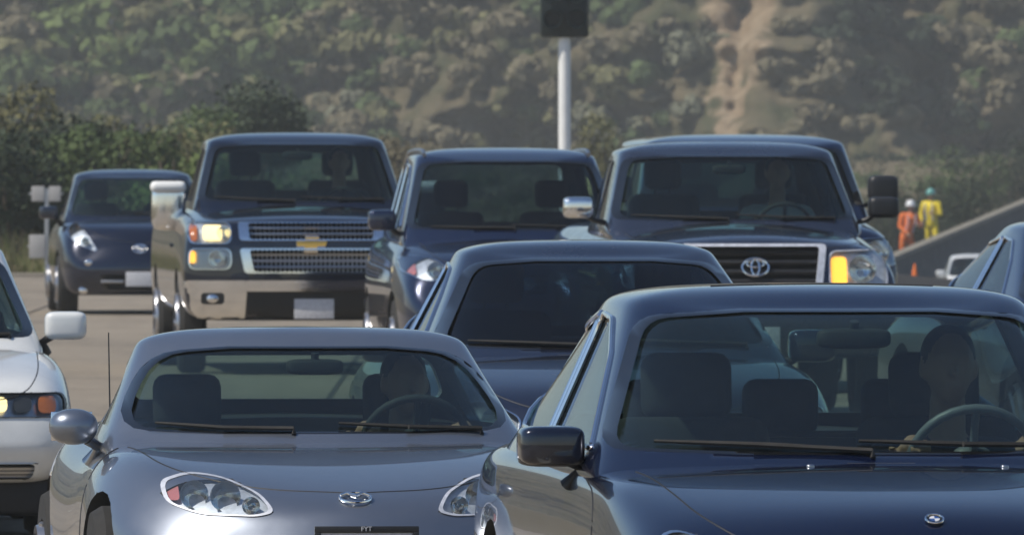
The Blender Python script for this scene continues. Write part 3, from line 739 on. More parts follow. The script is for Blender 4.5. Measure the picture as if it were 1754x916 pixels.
# --- F: slate pickup on the right
F_ = dict(TRUCK, L=5.4, W=1.90, zb=.42, paint=P_TRUCK, axf=.95, axr=4.2, wr=.38, zm=.85, sd=.13,
    ys=[0, .07, .30, .9, 1.4, 2.7, 4.0, 5.0, 5.32, 5.4], lean=[.06, .0, 0, .03, .09],
    top=[(0, 1.10), (.06, 1.18), (.3, 1.23), (1.4, 1.31), (4.0, 1.31), (5.4, 1.3)], crest=[(0, 1.02), (.06, 1.12), (.3, 1.15), (1.4, 1.23), (3, 1.25), (5.4, 1.26)], tw=[(0, .84), (5.9, .88)],
    gh=dict(F0=1.32, F1=1.90, B1=3.3, B0=3.6, w0=.845, w1=.705, z0=1.26, zh=1.765, H=1.825, bow=.15, drop=.03, ws=(.825, 1.315, .69, 1.715), taper=.98,
        side=[[(1.83, 1.31), (2.45, 1.31), (2.43, 1.70), (2.1, 1.68)], [(2.53, 1.31), (3.15, 1.31), (3.1, 1.68), (2.51, 1.70)]], rw=(.62, 1.36, .56, 1.68)),
    lamps=[dict(poly=[(-.865, 1.13), (-.87, .88), (-.48, .87), (-.48, 1.12)], depth=.06, rim=.95, rimmat='lampsilver', house='lampsilver', bowls=[(-.70, 1.0, .085, 'lens')], panels=[([(-.60, 1.08), (-.60, .89), (-.50, .89), (-.50, 1.08)], 'amber_lamp')])],
    grilles=[dict(poly=[(-.47, 1.165), (.47, 1.165), (.42, .80), (-.42, .80)], frame=.90, mat='lampsilver', bars=5, barmat='black', bar_r=.018, depth=.1, proud=.03)],
    emblems=[('ellipses', 0, 1.01, .085)], plate=(0, .55, .31, .155),
    seams=[([(.02, .10), (.5, .12), (.72, .3), (.74, 1.3)], 'down')], wipers=[[(.66, 1.325), (.3, 1.33), (0, 1.345)], [(-.05, 1.32), (-.35, 1.33), (-.68, 1.345)]],
    mirror=(1.01, 1.75, 1.39), msize=(.20, .14), mpaint=MAT['chrome'], mpaint_r=MAT['black'], mon='x', vmirror=(0, 1.66, .22, .06), seat=(2.45, .85), rear_seat=(3.1, 1.28, (-.36, .36)), wheel_at=(1.95, 1.25))  # right mirror coloured black for its shade; both shells are chrome
rF, TF, TGF = make_car(F_, 'pickup_truck', 'slate grey pickup with dark grille and a lit amber lamp', 'pickup truck')
place(rF, (0, .05, 1.0), 1294, 90.6, 4.5)
report(rF, dict(ws_bl=(-.78, 1.48, 1.315), ws_br=(.78, 1.48, 1.315), ws_tl=(-.645, 2.05, 1.715), roofT=(0, 2.6, 1.825), mirL=(-1.01, 1.75, 1.39), mirR=(1.01, 1.75, 1.39), lamp=(.86, .1, 1.12)))
CARS['F'] = (rF, F_)
# --- G: tall dark blue vehicle behind F
G = dict(TRUCK, L=5.2, W=1.84, zb=.35, paint=P_BLUE, axf=.95, axr=4.0, wr=.38, zm=.85, sd=.13, top=D_['top'], crest=D_['crest'], tw=[(0, .84), (5.9, .88)],
    ys=[0, .07, .30, .9, 1.4, 2.7, 4.0, 4.8, 5.12, 5.2],
    gh=dict(F0=1.40, F1=1.95, B1=4.6, B0=4.95, w0=.86, w1=.735, z0=1.29, zh=1.815, H=1.872, bow=.15, drop=.03, ws=(.81, 1.345, .68, 1.765), taper=.98,
        side=[[(1.93, 1.34), (2.6, 1.34), (2.58, 1.76), (2.2, 1.74)], [(2.7, 1.34), (3.5, 1.34), (3.5, 1.75), (2.68, 1.76)]]),
    lamps=[dict(poly=[(-.92, 1.13), (-.92, .92), (-.6, .92), (-.6, 1.12)], bowls=[(-.74, 1.02, .08, 'lens')])], grilles=[dict(poly=[(-.5, 1.1), (.5, 1.1), (.45, .8), (-.45, .8)], bars=4)],
    mirror=(.98, 1.8, 1.47), msize=(.22, .2), mpaint=MAT['black'], mon='x', seat=(2.7, .88), wheel_at=(2.1, 1.28), tint=True)
rG, TG_, TGG = make_car(G, 'sport_utility_car', 'tall dark blue vehicle showing only its roof and mirror behind the slate pickup', 'car')
place(rG, (0, .05, 1.0), 1328, 101.0, 5.0)
report(rG, dict(roofT=(0, 2.6, 1.89), mirR=(1.06, 1.8, 1.47), roofR=(.71, 2.4, 1.83)))
CARS['G'] = (rG, G)
# --- H: small hatchback at the far left
H = dict(L=3.95, W=1.70, zb=.20, paint=P_INK, axf=.8, axr=3.3, wr=.31, zm=.58,
    top=[(0, .72), (.08, .85), (.3, .93), (.7, .98), (.95, 1.01), (3.6, 1.02), (3.95, .95)], crest=[(0, .66), (.1, .80), (.3, .92), (.7, .955), (1.1, .97), (3.95, .95)], tw=[(0, .74), (.85, .84), (1.5, .88), (4.8, .86)],
    wf=[.76, .88, .95, 1, 1, 1, 1, .97, .92, .84], bow=[.24, .2, .12, .03, 0, 0, 0, -.06, -.1, -.12], ys=[0, .1, .34, .8, 1.1, 2.0, 3.0, 3.6, 3.88, 3.95],
    gh=dict(F0=.86, F1=1.60, B1=3.3, B0=3.75, w0=.755, w1=.60, z0=.96, zh=1.445, H=1.50, bow=.20, drop=.03, ws=(.70, 1.02, .57, 1.40), taper=.95,
        side=[[(1.55, 1.02), (2.2, 1.02), (2.18, 1.38), (1.95, 1.36), (1.7, 1.22)], [(2.28, 1.02), (2.9, 1.02), (2.85, 1.37), (2.26, 1.38)]]),
    lamps=[dict(poly=[(-.74, .97), (-.76, .86), (-.66, .74), (-.46, .655), (-.44, .675), (-.54, .84), (-.62, .96)], house='lampsilver', bowls=[(-.66, .88, .06, 'lens'), (-.56, .76, .04, 'lens')])],
    grilles=[dict(poly=[(-.42, .42), (.42, .42), (.36, .26), (-.36, .26)], bars=2, mat='black')], emblems=[('ellipses', 0, .68, .07)], plate=(0, .37, .30, .15),
    seams=[([(.02, .12), (.40, .2), (.58, .4), (.64, .95)], 'down')], wipers=[[(.5, 1.03), (.2, 1.04), (-.02, 1.05)]],
    mirror=(.90, 1.4, 1.05), msize=(.19, .13), seat=(2.05, .52), rear_seat=(2.8, .98, (-.34, .34)), wheel_at=(1.5, .95))
rH, TH, TGH = make_car(H, 'hatchback', 'small dark blue hatchback at the far left with swept headlight', 'car')
place(rH, (0, .05, .7), 240, 145.0, 4.0)
report(rH, dict(ws_bl=(-.65, 1.06, 1.02), ws_tl=(-.525, 1.8, 1.4), roofT=(0, 2.2, 1.5), mirror=(-.9, 1.4, 1.05), lamp=(-.75, .2, .95), wheel=(-.85, .8, 0)))
for s in (-1, 1):
    for x, z, r in ((.53, .54, .045), (.58, .255, .05)):
        h, n, v = cast(TH, s * x, z, 'front'); MB().ell((h.x, h.y, h.z), (r, .02, r * .8), 18, 10).build('fog_lamp', MAT['chrome'], rH, 60)
for s in (-1, 1):
    pts = surf_line(TH, [(s * .40, .345), (s * .17, .345)], 'front', .01); MB().tube(pts, .018, 8, flat=1.).build('bumper_trim', MAT['satin'], rH, 60)
CARS['H'] = (rH, H)
# --- I: old white saloon cut by the left frame edge
I_ = dict(L=4.6, W=1.76, zb=.25, paint=P_WHITE, axf=.85, axr=3.5, wr=.31, zm=.55, sd=.10, lean=[.06, 0, 0, .02, .06],
    bow=[.14, .11, .06, .01, 0, 0, 0, -.06, -.1, -.12], wf=[.90, .95, .98, 1, 1, 1, 1, .97, .92, .84],
    top=[(0, .66), (.06, .74), (.3, .79), (.8, .86), (1.25, .90), (3.9, .94), (4.6, .9)], crest=[(0, .64), (.08, .70), (.35, .76), (.85, .83), (1.35, .87), (4.6, .86)], tw=[(0, .86), (.85, .88), (4.8, .86)],
    gh=dict(F0=1.22, F1=1.9, B1=3.0, B0=3.9, w0=.76, w1=.59, z0=.875, zh=1.33, H=1.38, bow=.16, drop=.03, ws=(.705, .915, .56, 1.28),
        side=[[(1.8, .92), (2.50, .92), (2.48, 1.28), (2.3, 1.26), (2.1, 1.15)], [(2.57, .92), (3.3, .93), (3.1, 1.24), (2.55, 1.28)]]),
    lamps=[dict(poly=[(-.83, .675), (-.83, .56), (-.34, .56), (-.34, .675)], depth=.05, rim=.95, rimmat='black', house='satin', bowls=[],
        panels=[([(-.545, .655), (-.545, .585), (-.46, .585), (-.46, .655)], 'warm_lamp'), ([(-.66, .655), (-.66, .585), (-.575, .585), (-.575, .655)], 'interior'), ([(-.775, .66), (-.775, .58), (-.69, .58), (-.69, .66)], 'amber')])],
    grilles=[dict(poly=[(-.30, .67), (.30, .67), (.30, .57), (-.30, .57)], bars=4, barmat='satin'), dict(poly=[(-.70, .345), (.70, .345), (.68, .27), (-.68, .27)], bars=3, mat='paint', barmat='satin', name='lower_grille', frame=.97)],
    seams=[([(.02, .08), (.6, .10), (.70, .3), (.72, 1.2)], 'down')], wipers=[[(.6, .93), (.3, .935), (-.02, .95)]],
    mirror=(.875, 1.70, .965), msize=(.20, .135), seat=(2.35, .42), rear_seat=(3.2, .9, (-.34, .34)), wheel_at=(1.85, .86))
rI, TI, TGI = make_car(I_, 'saloon_car', 'white saloon cut off by the left edge with an amber corner lamp', 'car')
place(rI, (0, 0.05, .6), -188, 65.0, 4.0)
report(rI, dict(ws_br=(.67, 1.38, .915), mirror=(.97, 1.72, 1.0), lampR=(.83, .15, .62), bodyR=(.88, .85, .55), bot=(.7, .05, .25)))
MB().box((0, .30, .185), (1.56, .12, .17), .03).box((0, 2.2, .17), (1.3, 3.4, .08), .02).build('underbody_shade', MAT['pocket'], rI)  # black boxes standing in for the shadow under bumper and floor
CARS['I'] = (rI, I_)
# --- J: light blue saloon cut by the right frame edge
J = dict(Cc, paint=P_BLUE, emblems=[], tint=True)
J['gh'] = dict(Cc['gh'], w1=.54, ws=(.72, .965, .51, 1.318))
rJ, TJ, TGJ = make_car(J, 'saloon_car', 'rounded blue-grey saloon cut off by the right edge, only its side windows in view', 'car')
place(rJ, (-.785, 1.40, .92), 1738, 76.0, 11.0)
report(rJ, dict(roofL=(-.60, 2.4, 1.37), rear=(-.75, 4.0, .95)))
CARS['J'] = (rJ, J)
# --- K: white car far down the slope on the right
K = dict(I_, emblems=[], winchrome=False); K['gh'] = dict(I_['gh'])
rK, TK, TGK = make_car(K, 'saloon_car', 'small distant white car on the lower road at the right', 'car')
place(rK, (0, .05, .6), 1694, 300.0, 4.0, z=-2.1)
report(rK, dict(ws_bl=(-.67, 1.38, .915), roofT=(0, 2.4, 1.38), hood=(-.8, .4, .8)))
CARS['K'] = (rK, K)

# ------------------------------------------------------------------ ground, road, hillside
rng = np.random.default_rng(7)
_perm = rng.random((256, 256))
def vnoise(x, y, s=1.0, seed=0):
    x = np.asarray(x, float) / s + seed * 17.3; y = np.asarray(y, float) / s + seed * 9.1
    xi = np.floor(x).astype(int); yi = np.floor(y).astype(int); fx = x - xi; fy = y - yi
    fx = fx * fx * (3 - 2 * fx); fy = fy * fy * (3 - 2 * fy); g = lambda a, b: _perm[a % 256, b % 256]
    return (g(xi, yi) * (1 - fx) + g(xi + 1, yi) * fx) * (1 - fy) + (g(xi, yi + 1) * (1 - fx) + g(xi + 1, yi + 1) * fx) * fy - .5
def fbm(x, y, s, seed=0, o=4):
    return sum(vnoise(x, y, s / 2 ** k, seed + k) / 2 ** k for k in range(o))
sstep = lambda t: (lambda u: u * u * (3 - 2 * u))(np.clip(t, 0, 1))
def ground_z(x, y):
    x = np.asarray(x, float); y = np.asarray(y, float)
    dip = -2.05 * sstep((x - 4.2) / 3.4) * sstep((y - 165) / 120)
    rise = 2.6 * sstep((y - 330) / 300) * sstep((x - 7) / 6)
    rough = fbm(x, y, 9., 3) * .5 * sstep((y - 200) / 60) * (1 - sstep((x - 3) / 3) * (1 - sstep((y - 430) / 60)))
    return dip + rise + rough
def grid_mesh(X, Y, Z, attr=None):
    n, m = X.shape; v = np.stack([X, Y, Z], -1).reshape(-1, 3)
    i = np.arange(n * m).reshape(n, m); f = np.stack([i[:-1, :-1], i[1:, :-1], i[1:, 1:], i[:-1, 1:]], -1).reshape(-1, 4)
    return np_mesh(v, f)
def np_mesh(v, f, col=None):
    me = bpy.data.meshes.new('m'); k = f.shape[1]
    me.vertices.add(len(v)); me.vertices.foreach_set('co', v.astype(np.float32).ravel())
    me.loops.add(f.size); me.loops.foreach_set('vertex_index', f.astype(np.int32).ravel())
    me.polygons.add(len(f)); me.polygons.foreach_set('loop_start', np.arange(0, f.size, k, dtype=np.int32)); me.polygons.foreach_set('loop_total', np.full(len(f), k, dtype=np.int32))
    me.update(calc_edges=True)
    if col is not None:
        a = me.color_attributes.new('tone', 'FLOAT_COLOR', 'POINT'); a.data.foreach_set('color', np.concatenate([col, np.ones((len(col), 1))], 1).astype(np.float32).ravel())
    return me

def earth_mat(name, cols, scale, bs=.6, bd=.15, sc3=None):
    m, nt, b = mat(name); n = noise(nt, scale, 9, .68, sc3=sc3); r = ramp(nt, n.outputs[0], cols); nt.links.new(r.outputs[0], b.inputs['Base Color'])
    b.inputs['Roughness'].default_value = .95; b.inputs['Specular IOR Level'].default_value = .1
    n2 = noise(nt, scale * 6, 6, .7); bump(nt, b, n2.outputs[0], bs, bd); return m
M_GROUND = earth_mat('dry earth and stubble', [(.3, (.10, .085, .05)), (.5, (.17, .14, .09)), (.7, (.13, .135, .07))], .5)
xs = np.concatenate([np.linspace(-900, -80, 30), np.linspace(-70, -22, 25), np.arange(-20, 26, .5), np.linspace(28, 80, 25), np.linspace(90, 900, 30)])
ys = np.concatenate([np.linspace(-900, 20, 30), np.linspace(30, 150, 30), np.arange(152, 320, 1.), np.linspace(323, 760, 110), np.linspace(800, 1500, 15)])
X, Y = np.meshgrid(xs, ys, indexing='ij')
go = link('ground', grid_mesh(X, Y, ground_z(X, Y) - .012), M_GROUND, None, 60); tag(go, kind='structure')

# road: pale worn concrete
m, nt_, b_ = mat('worn concrete roadway')
n1 = noise(nt_, .35, 8, .7, sc3=(1, .25, 1)); r1 = ramp(nt_, n1.outputs[0], [(.25, (.20, .168, .13)), (.55, (.285, .238, .18)), (.8, (.315, .268, .21))])
n3_ = noise(nt_, 1.1, 7, .8, sc3=(1, .12, 1)); n2 = noise(nt_, 30, 5, .8); r2 = ramp(nt_, n2.outputs[0], [(.3, (.75,) * 3), (.7, (1.1,) * 3)])
mx = nt_.nodes.new('ShaderNodeMix'); mx.data_type = 'RGBA'; mx.blend_type = 'MULTIPLY'; mx.inputs[0].default_value = 1
nt_.links.new(r1.outputs[0], mx.inputs[6]); nt_.links.new(r2.outputs[0], mx.inputs[7]); nt_.links.new(mx.outputs[2], b_.inputs['Base Color'])
r3 = ramp(nt_, n3_.outputs[0], [(.32, (.72,) * 3), (.5, (1.0,) * 3), (.75, (1.08,) * 3)]); mx3 = nt_.nodes.new('ShaderNodeMix'); mx3.data_type = 'RGBA'; mx3.blend_type = 'MULTIPLY'; mx3.inputs[0].default_value = 1
nt_.links.new(mx.outputs[2], mx3.inputs[6]); nt_.links.new(r3.outputs[0], mx3.inputs[7]); nt_.links.new(mx3.outputs[2], b_.inputs['Base Color'])
b_.inputs['Roughness'].default_value = .85; bump(nt_, b_, n2.outputs[0], .3, .01); M_ROAD = m
M_JOINT = simple('bitumen joint', (.07, .062, .052), .9); M_LINE = simple('worn white road paint', (.55, .54, .5), .8, var=.25, vscale=9)
def strip(name, x0, x1, y0, y1, dz, m, dx=3., dy=4.):
    xx = np.linspace(x0, x1, max(2, int((x1 - x0) / dx) + 2)); yy = np.linspace(y0, y1, max(2, int((y1 - y0) / dy) + 1)); X, Y = np.meshgrid(xx, yy, indexing='ij')
    return tag(link(name, grid_mesh(X, Y, np.maximum(ground_z(X, Y), -.03 * 0 + ground_z(X, Y)) + dz), m, None, 60), kind='structure')
strip('road', -14, 4.0, -250, 184, .0, M_ROAD)
LANES = [-12.2, -8.5, .2]
for x in LANES:
    for y in range(-10, 180, 12): strip('lane_line', x - .06, x + .06, y, y + 3.5, .008, M_LINE, 1, 4)
for y in [20 + 4.6 * k for k in range(35)]: strip('road_joint', -14, 4.0, y, y + .035, .004, M_JOINT, 3, 1)
for x in (-12.45, -8.75, -5.05, -1.3): strip('road_joint', x - .02, x + .02, -20, 184, .004, M_JOINT, 1, 4)
strip('gravel_shoulder', -20, 6.5, 184.0, 188, .01, earth_mat('pale shoulder gravel', [(.3, (.20, .17, .13)), (.7, (.30, .27, .22))], 3))

# the hillside as a sheet over (x, z)
def hill_y(x, z):
    x = np.asarray(x, float); z = np.asarray(z, float)
    near = 690 + 1.25 * z - 8 * np.cos(np.clip((x + 2) / 26, -1.5, 1.5))
    xb = 18.7 - .50 * z + 1.0 * fbm(x, z * 2, 3., 11)                       # foot of the lit spur: its right edge leans left going up
    spur = 24 * sstep((x - (xb - 20)) / 19) * (x < xb) + 24 * (x >= xb) * (1 - sstep((x - xb) / (3.4 + .25 * z)))
    second = 9 * sstep((x - 17) / 3) * (1 - sstep((x - 25) / 6)) * sstep((z + 1) / 4)
    gul = 1.8 * np.exp(-((x - (10.2 + .12 * z)) / .55) ** 2) * sstep((z - 1.) / 2)
    rough = fbm(x, z, 7., 5, 5) * 10 + fbm(x, z, 1.5, 8, 3) * 1.6 + 7 * np.exp(-((x + 18.5) / 4.) ** 2 - ((z - 8.8) / 1.3) ** 2)
    strata = .4 * np.sin(z * 5 + 3 * fbm(x, z, 4, 2)) * np.exp(-((x - 13) / 3) ** 2)
    wide = .012 * np.clip(np.abs(x) - 60, 0, 400) ** 1.3
    return near - spur - second + gul + rough + strata - wide * 1.
xs = np.concatenate([np.linspace(-420, -50, 60), np.linspace(-46, -30, 14), np.arange(-28, 34, .22), np.linspace(36, 60, 16), np.linspace(66, 420, 60)])
zs = np.concatenate([np.array([-8, -4]), np.arange(-3, 13, .16), np.linspace(13.5, 30, 34), np.linspace(32, 62, 30)])
X, Z = np.meshgrid(xs, zs, indexing='ij')
kk = .30 + .70 * sstep((np.abs(X) - 110) / 120); Z = np.where(Z > 13, 13 + (Z - 13) * kk, Z); YY = hill_y(X, Z)  # unseen crest kept low behind the cars so their roofs reflect sky
X = np.concatenate([X, X[:, -1:], X[:, -1:]], 1); Z = np.concatenate([Z, Z[:, -1:] + 1, Z[:, -1:] - 2], 1); YY = np.concatenate([YY, YY[:, -1:] + 40, YY[:, -1:] + 400], 1)
m, nt_, b_ = mat('chaparral hillside soil')
nA = noise(nt_, .45, 10, .7); rA_ = ramp(nt_, nA.outputs[0], [(.30, (.11, .10, .06)), (.45, (.17, .145, .09)), (.58, (.21, .175, .11)), (.75, (.27, .225, .15))])
nB = noise(nt_, .22, 6, .6, sc3=(1.4, 1, 1)); rB_ = ramp(nt_, nB.outputs[0], [(.45, (0, 0, 0)), (.62, (1, 1, 1))])
mx = nt_.nodes.new('ShaderNodeMix'); mx.data_type = 'RGBA'; nt_.links.new(rB_.outputs[0], mx.inputs[0]); nt_.links.new(rA_.outputs[0], mx.inputs[6]); mx.inputs[7].default_value = (.10, .105, .055, 1)
# bare ochre scar: a band in object space
tc = nt_.nodes.new('ShaderNodeTexCoord'); sx = nt_.nodes.new('ShaderNodeSeparateXYZ'); nt_.links.new(tc.outputs['Object'], sx.inputs[0])
nW = noise(nt_, .55, 4, .6)
def M_(op, a, b=None, c=None):
    n = nt_.nodes.new('ShaderNodeMath'); n.operation = op
    for i, q in enumerate((a, b, c)):
        if q is None: continue
        if isinstance(q, (int, float)): n.inputs[i].default_value = q
        else: nt_.links.new(q, n.inputs[i])
    return n.outputs[0]
cen = M_('MULTIPLY_ADD', sx.outputs['Z'], .15, 9.75); off = M_('SUBTRACT', sx.outputs['X'], cen); off = M_('ADD', off, M_('MULTIPLY', M_('SUBTRACT', nW.outputs[0], .5), 3.6))
wd = M_('MULTIPLY_ADD', sx.outputs['Z'], .14, .22); d = M_('DIVIDE', M_('ABSOLUTE', off), wd)
mk = nt_.nodes.new('ShaderNodeMapRange'); nt_.links.new(d, mk.inputs[0]); mk.inputs[1].default_value = .8; mk.inputs[2].default_value = 1.5; mk.inputs[3].default_value = 1; mk.inputs[4].default_value = 0
mx2 = nt_.nodes.new('ShaderNodeMix'); mx2.data_type = 'RGBA'; nt_.links.new(mk.outputs[0], mx2.inputs[0]); nt_.links.new(mx.outputs[2], mx2.inputs[6])
nO = noise(nt_, 1.3, 6, .6); rO = ramp(nt_, nO.outputs[0], [(.3, (.27, .19, .115)), (.7, (.52, .41, .28))]); nt_.links.new(rO.outputs[0], mx2.inputs[7])
nt_.links.new(mx2.outputs[2], b_.inputs['Base Color']); b_.inputs['Roughness'].default_value = .95; b_.inputs['Specular IOR Level'].default_value = .1
nC = noise(nt_, 2.2, 8, .75); bump(nt_, b_, nC.outputs[0], .8, .5)
ho = link('hillside', grid_mesh(X, YY, Z), m, None, 80); tag(ho, kind='structure')

# ------------------------------------------------------------------ shrubs
def leaf_mat(name):
    m, nt, b = mat(name); a = nt.nodes.new('ShaderNodeVertexColor'); a.layer_name = 'tone'
    n = noise(nt, 1.7, 5, .7); r = ramp(nt, n.outputs[0], [(.3, (.65,) * 3), (.7, (1.3,) * 3)])
    mx = nt.nodes.new('ShaderNodeMix'); mx.data_type = 'RGBA'; mx.blend_type = 'MULTIPLY'; mx.inputs[0].default_value = 1
    nt.links.new(a.outputs[0], mx.inputs[6]); nt.links.new(r.outputs[0], mx.inputs[7]); nt.links.new(mx.outputs[2], b.inputs['Base Color'])
    b.inputs['Roughness'].default_value = .75; b.inputs['Specular IOR Level'].default_value = .2
    return m
M_LEAF = leaf_mat('dusty leaves'); M_WOOD = simple('grey brown stem', (.12, .09, .065), .9)
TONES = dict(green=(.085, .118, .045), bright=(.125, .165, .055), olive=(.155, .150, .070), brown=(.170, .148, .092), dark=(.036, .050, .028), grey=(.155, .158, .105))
def bush_arrays(r, h, tone, n, size, jit=.55):
    """leaf-clump faces spread through lumpy crown; returns verts, faces, tones around the origin"""
    k = rng.integers(4, 8); cs = np.stack([rng.normal(0, r * .42, k), rng.normal(0, r * .42, k), h * (.25 + .5 * rng.random(k))], 1); rad = r * (.38 + .28 * rng.random(k))
    w = rng.integers(0, k, n); d = rng.normal(size=(n, 3)); d /= np.linalg.norm(d, axis=1, keepdims=True)
    p = cs[w] + d * (rad[w] * (.70 + .38 * rng.random(n)))[:, None] * np.array([1, 1, min(1.1, h / r * .6)])
    p[:, 2] = np.abs(p[:, 2])
    nn = d + rng.normal(0, jit, (n, 3)); nn /= np.linalg.norm(nn, axis=1, keepdims=True)
    a = np.cross(nn, rng.normal(size=(n, 3))); a /= np.linalg.norm(a, axis=1, keepdims=True); b = np.cross(nn, a)
    s = size * (.55 + .9 * rng.random(n)); asp = .45 + .4 * rng.random(n)
    v = np.stack([p - a * s[:, None], p + b * (s * asp)[:, None], p + a * s[:, None], p - b * (s * asp)[:, None]], 1).reshape(-1, 3)
    f = np.arange(4 * n).reshape(n, 4); t = np.array(tone)[None] * (.8 + .4 * rng.random((n, 1))); return v, f, np.repeat(t, 4, 0)
def joined(name, items):
    V, Fs, Tn = [], [], []; o = 0
    for pos, r, h, tone, n, size in items:
        v, f, t = bush_arrays(r, h, tone, n, size, .26); V.append(v + np.array(pos)); Fs.append(f + o); Tn.append(t); o += len(v)
    return link(name, np_mesh(np.concatenate(V), np.concatenate(Fs), np.concatenate(Tn)), M_LEAF, None, None)
def tone_mix(px, py, x=None, z=None):
    """which plants grow where: greener to the left, dry brush in the middle, leaves coloured dark for shade in the right-hand ravine"""
    q = float(np.clip(.5 + 1.1 * float(fbm(px, py, 170., 21, 3)) + rng.normal(0, .13), 0, 1))
    if x is not None and 0 < x - (18.7 - .5 * z) < 2.0 + .35 * z: return TONES['dark']  # leaf colour forced dark to deepen the shade beside the spur
    if px < 540: return TONES['dark' if q < .36 else 'green' if q < .62 else 'olive' if q < .72 else 'bright' if q < .9 else 'brown']
    if px < 1150: return TONES['brown' if q < .28 else 'olive' if q < .50 else 'green' if q < .66 else 'grey' if q < .78 else 'brown']
    if px < 1430: return TONES['brown' if q < .5 else 'grey' if q < .7 else 'olive']
    return TONES['dark' if q < .52 else 'green' if q < .72 else 'brown']
items = []
for i in range(2300):
    x = rng.uniform(-34, 36) if i < 1500 else rng.uniform(-34, -8); z = rng.uniform(-2.5, 11.5); y = float(hill_y(x, z)); px = CX + x / y * FPX; py = YH + (CAMZ - z) / y * FPX
    # bare ground on the scar and on the spur crest
    if abs(x - (10.2 + .15 * z)) < .6 + .20 * z and z < 9 and rng.random() < .96: continue
    dens = .5 if 0 < x - (18.7 - .5 * z) < 2.6 + .3 * z else .95 if px < 540 else .62 if px < 1150 else .28 if px < 1440 + (py - 100) * .4 else .8
    if rng.random() > dens: continue
    r = (.5 + 1.5 * rng.random() ** 1.5) * (1.25 if px < 540 else .85); items.append(((x, y + .1, z - .15), r, r * rng.uniform(.9, 1.4), tone_mix(px, py, x, z), int(190 + 210 * r), .15 + .06 * r))
tag(joined('hillside_brush', items), label='dusty green and brown brush covering the far hillside', cat='brush', kind='stuff')
# low growth on the flat between road end and hill
items = []
for i in range(950):
    y = rng.uniform(192, 640); x = rng.uniform(-.045, .045) * y
    if x > 2.5 and y < 420: continue
    z = float(ground_z(x, y)); r = rng.uniform(.2, .55) * (1 + y / 900); items.append(((x, y, z - .05), r, r * .9, tone_mix(CX + x / y * FPX, 300), 130, .07))
tag(joined('low_scrub', items), label='low scrub on the flat ground between road end and hill', cat='scrub', kind='stuff')
# dry grass tufts along the end of the road
n = 26000; gx = rng.uniform(-16, 3.2, n); gy = 188 + rng.random(n) ** 2 * 30; gz = ground_z(gx, gy) - .01; hh = rng.uniform(.06, .28, n) * (1 + 1.2 * (vnoise(gx, gy, 1.5, 4) > .05)); lean = rng.normal(0, .08, (n, 2)); w_ = .012
v = np.stack([np.stack([gx - w_, gy, gz], 1), np.stack([gx + w_, gy, gz], 1), np.stack([gx + lean[:, 0], gy + lean[:, 1], gz + hh], 1)], 1).reshape(-1, 3)
tn = np.array([(.20, .19, .08), (.13, .155, .05), (.24, .20, .11)])[rng.integers(0, 3, n)]
g_ = link('roadside_grass', np_mesh(v, np.arange(3 * n).reshape(n, 3), np.repeat(tn, 3, 0)), M_LEAF, None, None); tag(g_, label='dry and green grass fringing the far road edge', cat='grass', kind='stuff')

def shrub(px, py_foot, D, r, h, tone, label, n=1500, tall=False):
    x = (px - CX) / FPX * D; z = float(ground_z(x, D)) - .03
    root = empty('shrub' if not tall else 'tree', (x, D, z), label=label, cat='shrub' if not tall else 'tree', group='shrubs along the far roadside')
    v, f, t = bush_arrays(r, h, TONES[tone], n, .034 + .012 * r)
    if tall: v[:, 2] += h * .25
    link('crown', np_mesh(v, f, t), M_LEAF, root, None)
    s = MB()
    for k in range(5):
        a = k * 1.26 + px; s.tube([(0.03 * math.cos(a), .03 * math.sin(a), 0), (r * .2 * math.cos(a), r * .2 * math.sin(a), h * .35), (r * .45 * math.cos(a), r * .45 * math.sin(a), h * .75)], [.05, .035, .015], 6)
    s.build('trunk' if tall else 'stem', M_WOOD, root, 60)
SH = [  # px, D, radius, height, tone, label
    (22, 196, 1.1, 1.9, 'dark', 'dark rounded shrub at the left frame edge beyond the road'),
    (62, 222, 1.0, 2.3, 'green', 'green shrub behind the two pale sign panels'),
    (8, 236, 1.4, 3.1, 'olive', 'tall olive shrub in the far left corner'),
    (128, 232, 1.2, 2.5, 'dark', 'dark shrub whose top shows above the small hatchback'),
    (196, 215, 1.0, 2.1, 'green', 'mid green shrub behind the small hatchback roof'),
    (255, 240, 1.2, 2.7, 'olive', 'olive shrub between the hatchback and the black pickup'),
    (300, 206, .9, 2.0, 'bright', 'bright green shrub left of the black pickup windscreen'),
    (352, 262, 1.3, 2.7, 'green', 'large green shrub rising over the black pickup cab'),
    (440, 280, 1.4, 2.5, 'dark', 'dark green shrub above the middle of the black pickup cab'),
    (688, 300, .9, 2.3, 'brown', 'brown brush clump in the gap right of the black pickup'),
    (1040, 320, 1.0, 2.5, 'olive', 'olive shrub right of the white post behind the crossover'),
    (1490, 410, 1.0, 2.3, 'brown', 'dry brown shrub left of the two workers'),
    (1530, 372, 1.2, 2.9, 'dark', 'dark shrub just behind the white-helmeted worker'),
    (1618, 385, 1.3, 3.0, 'dark', 'dark green shrub right of the yellow-vested worker'),
    (1672, 430, 1.5, 3.0, 'green', 'green shrub above the barrier at the right'),
    (1730, 455, 1.6, 3.0, 'dark', 'dark shrub at the right frame edge above the barrier')]
for a in SH: shrub(a[0], 0, a[1], a[2], a[3], a[4], a[5], 4200)

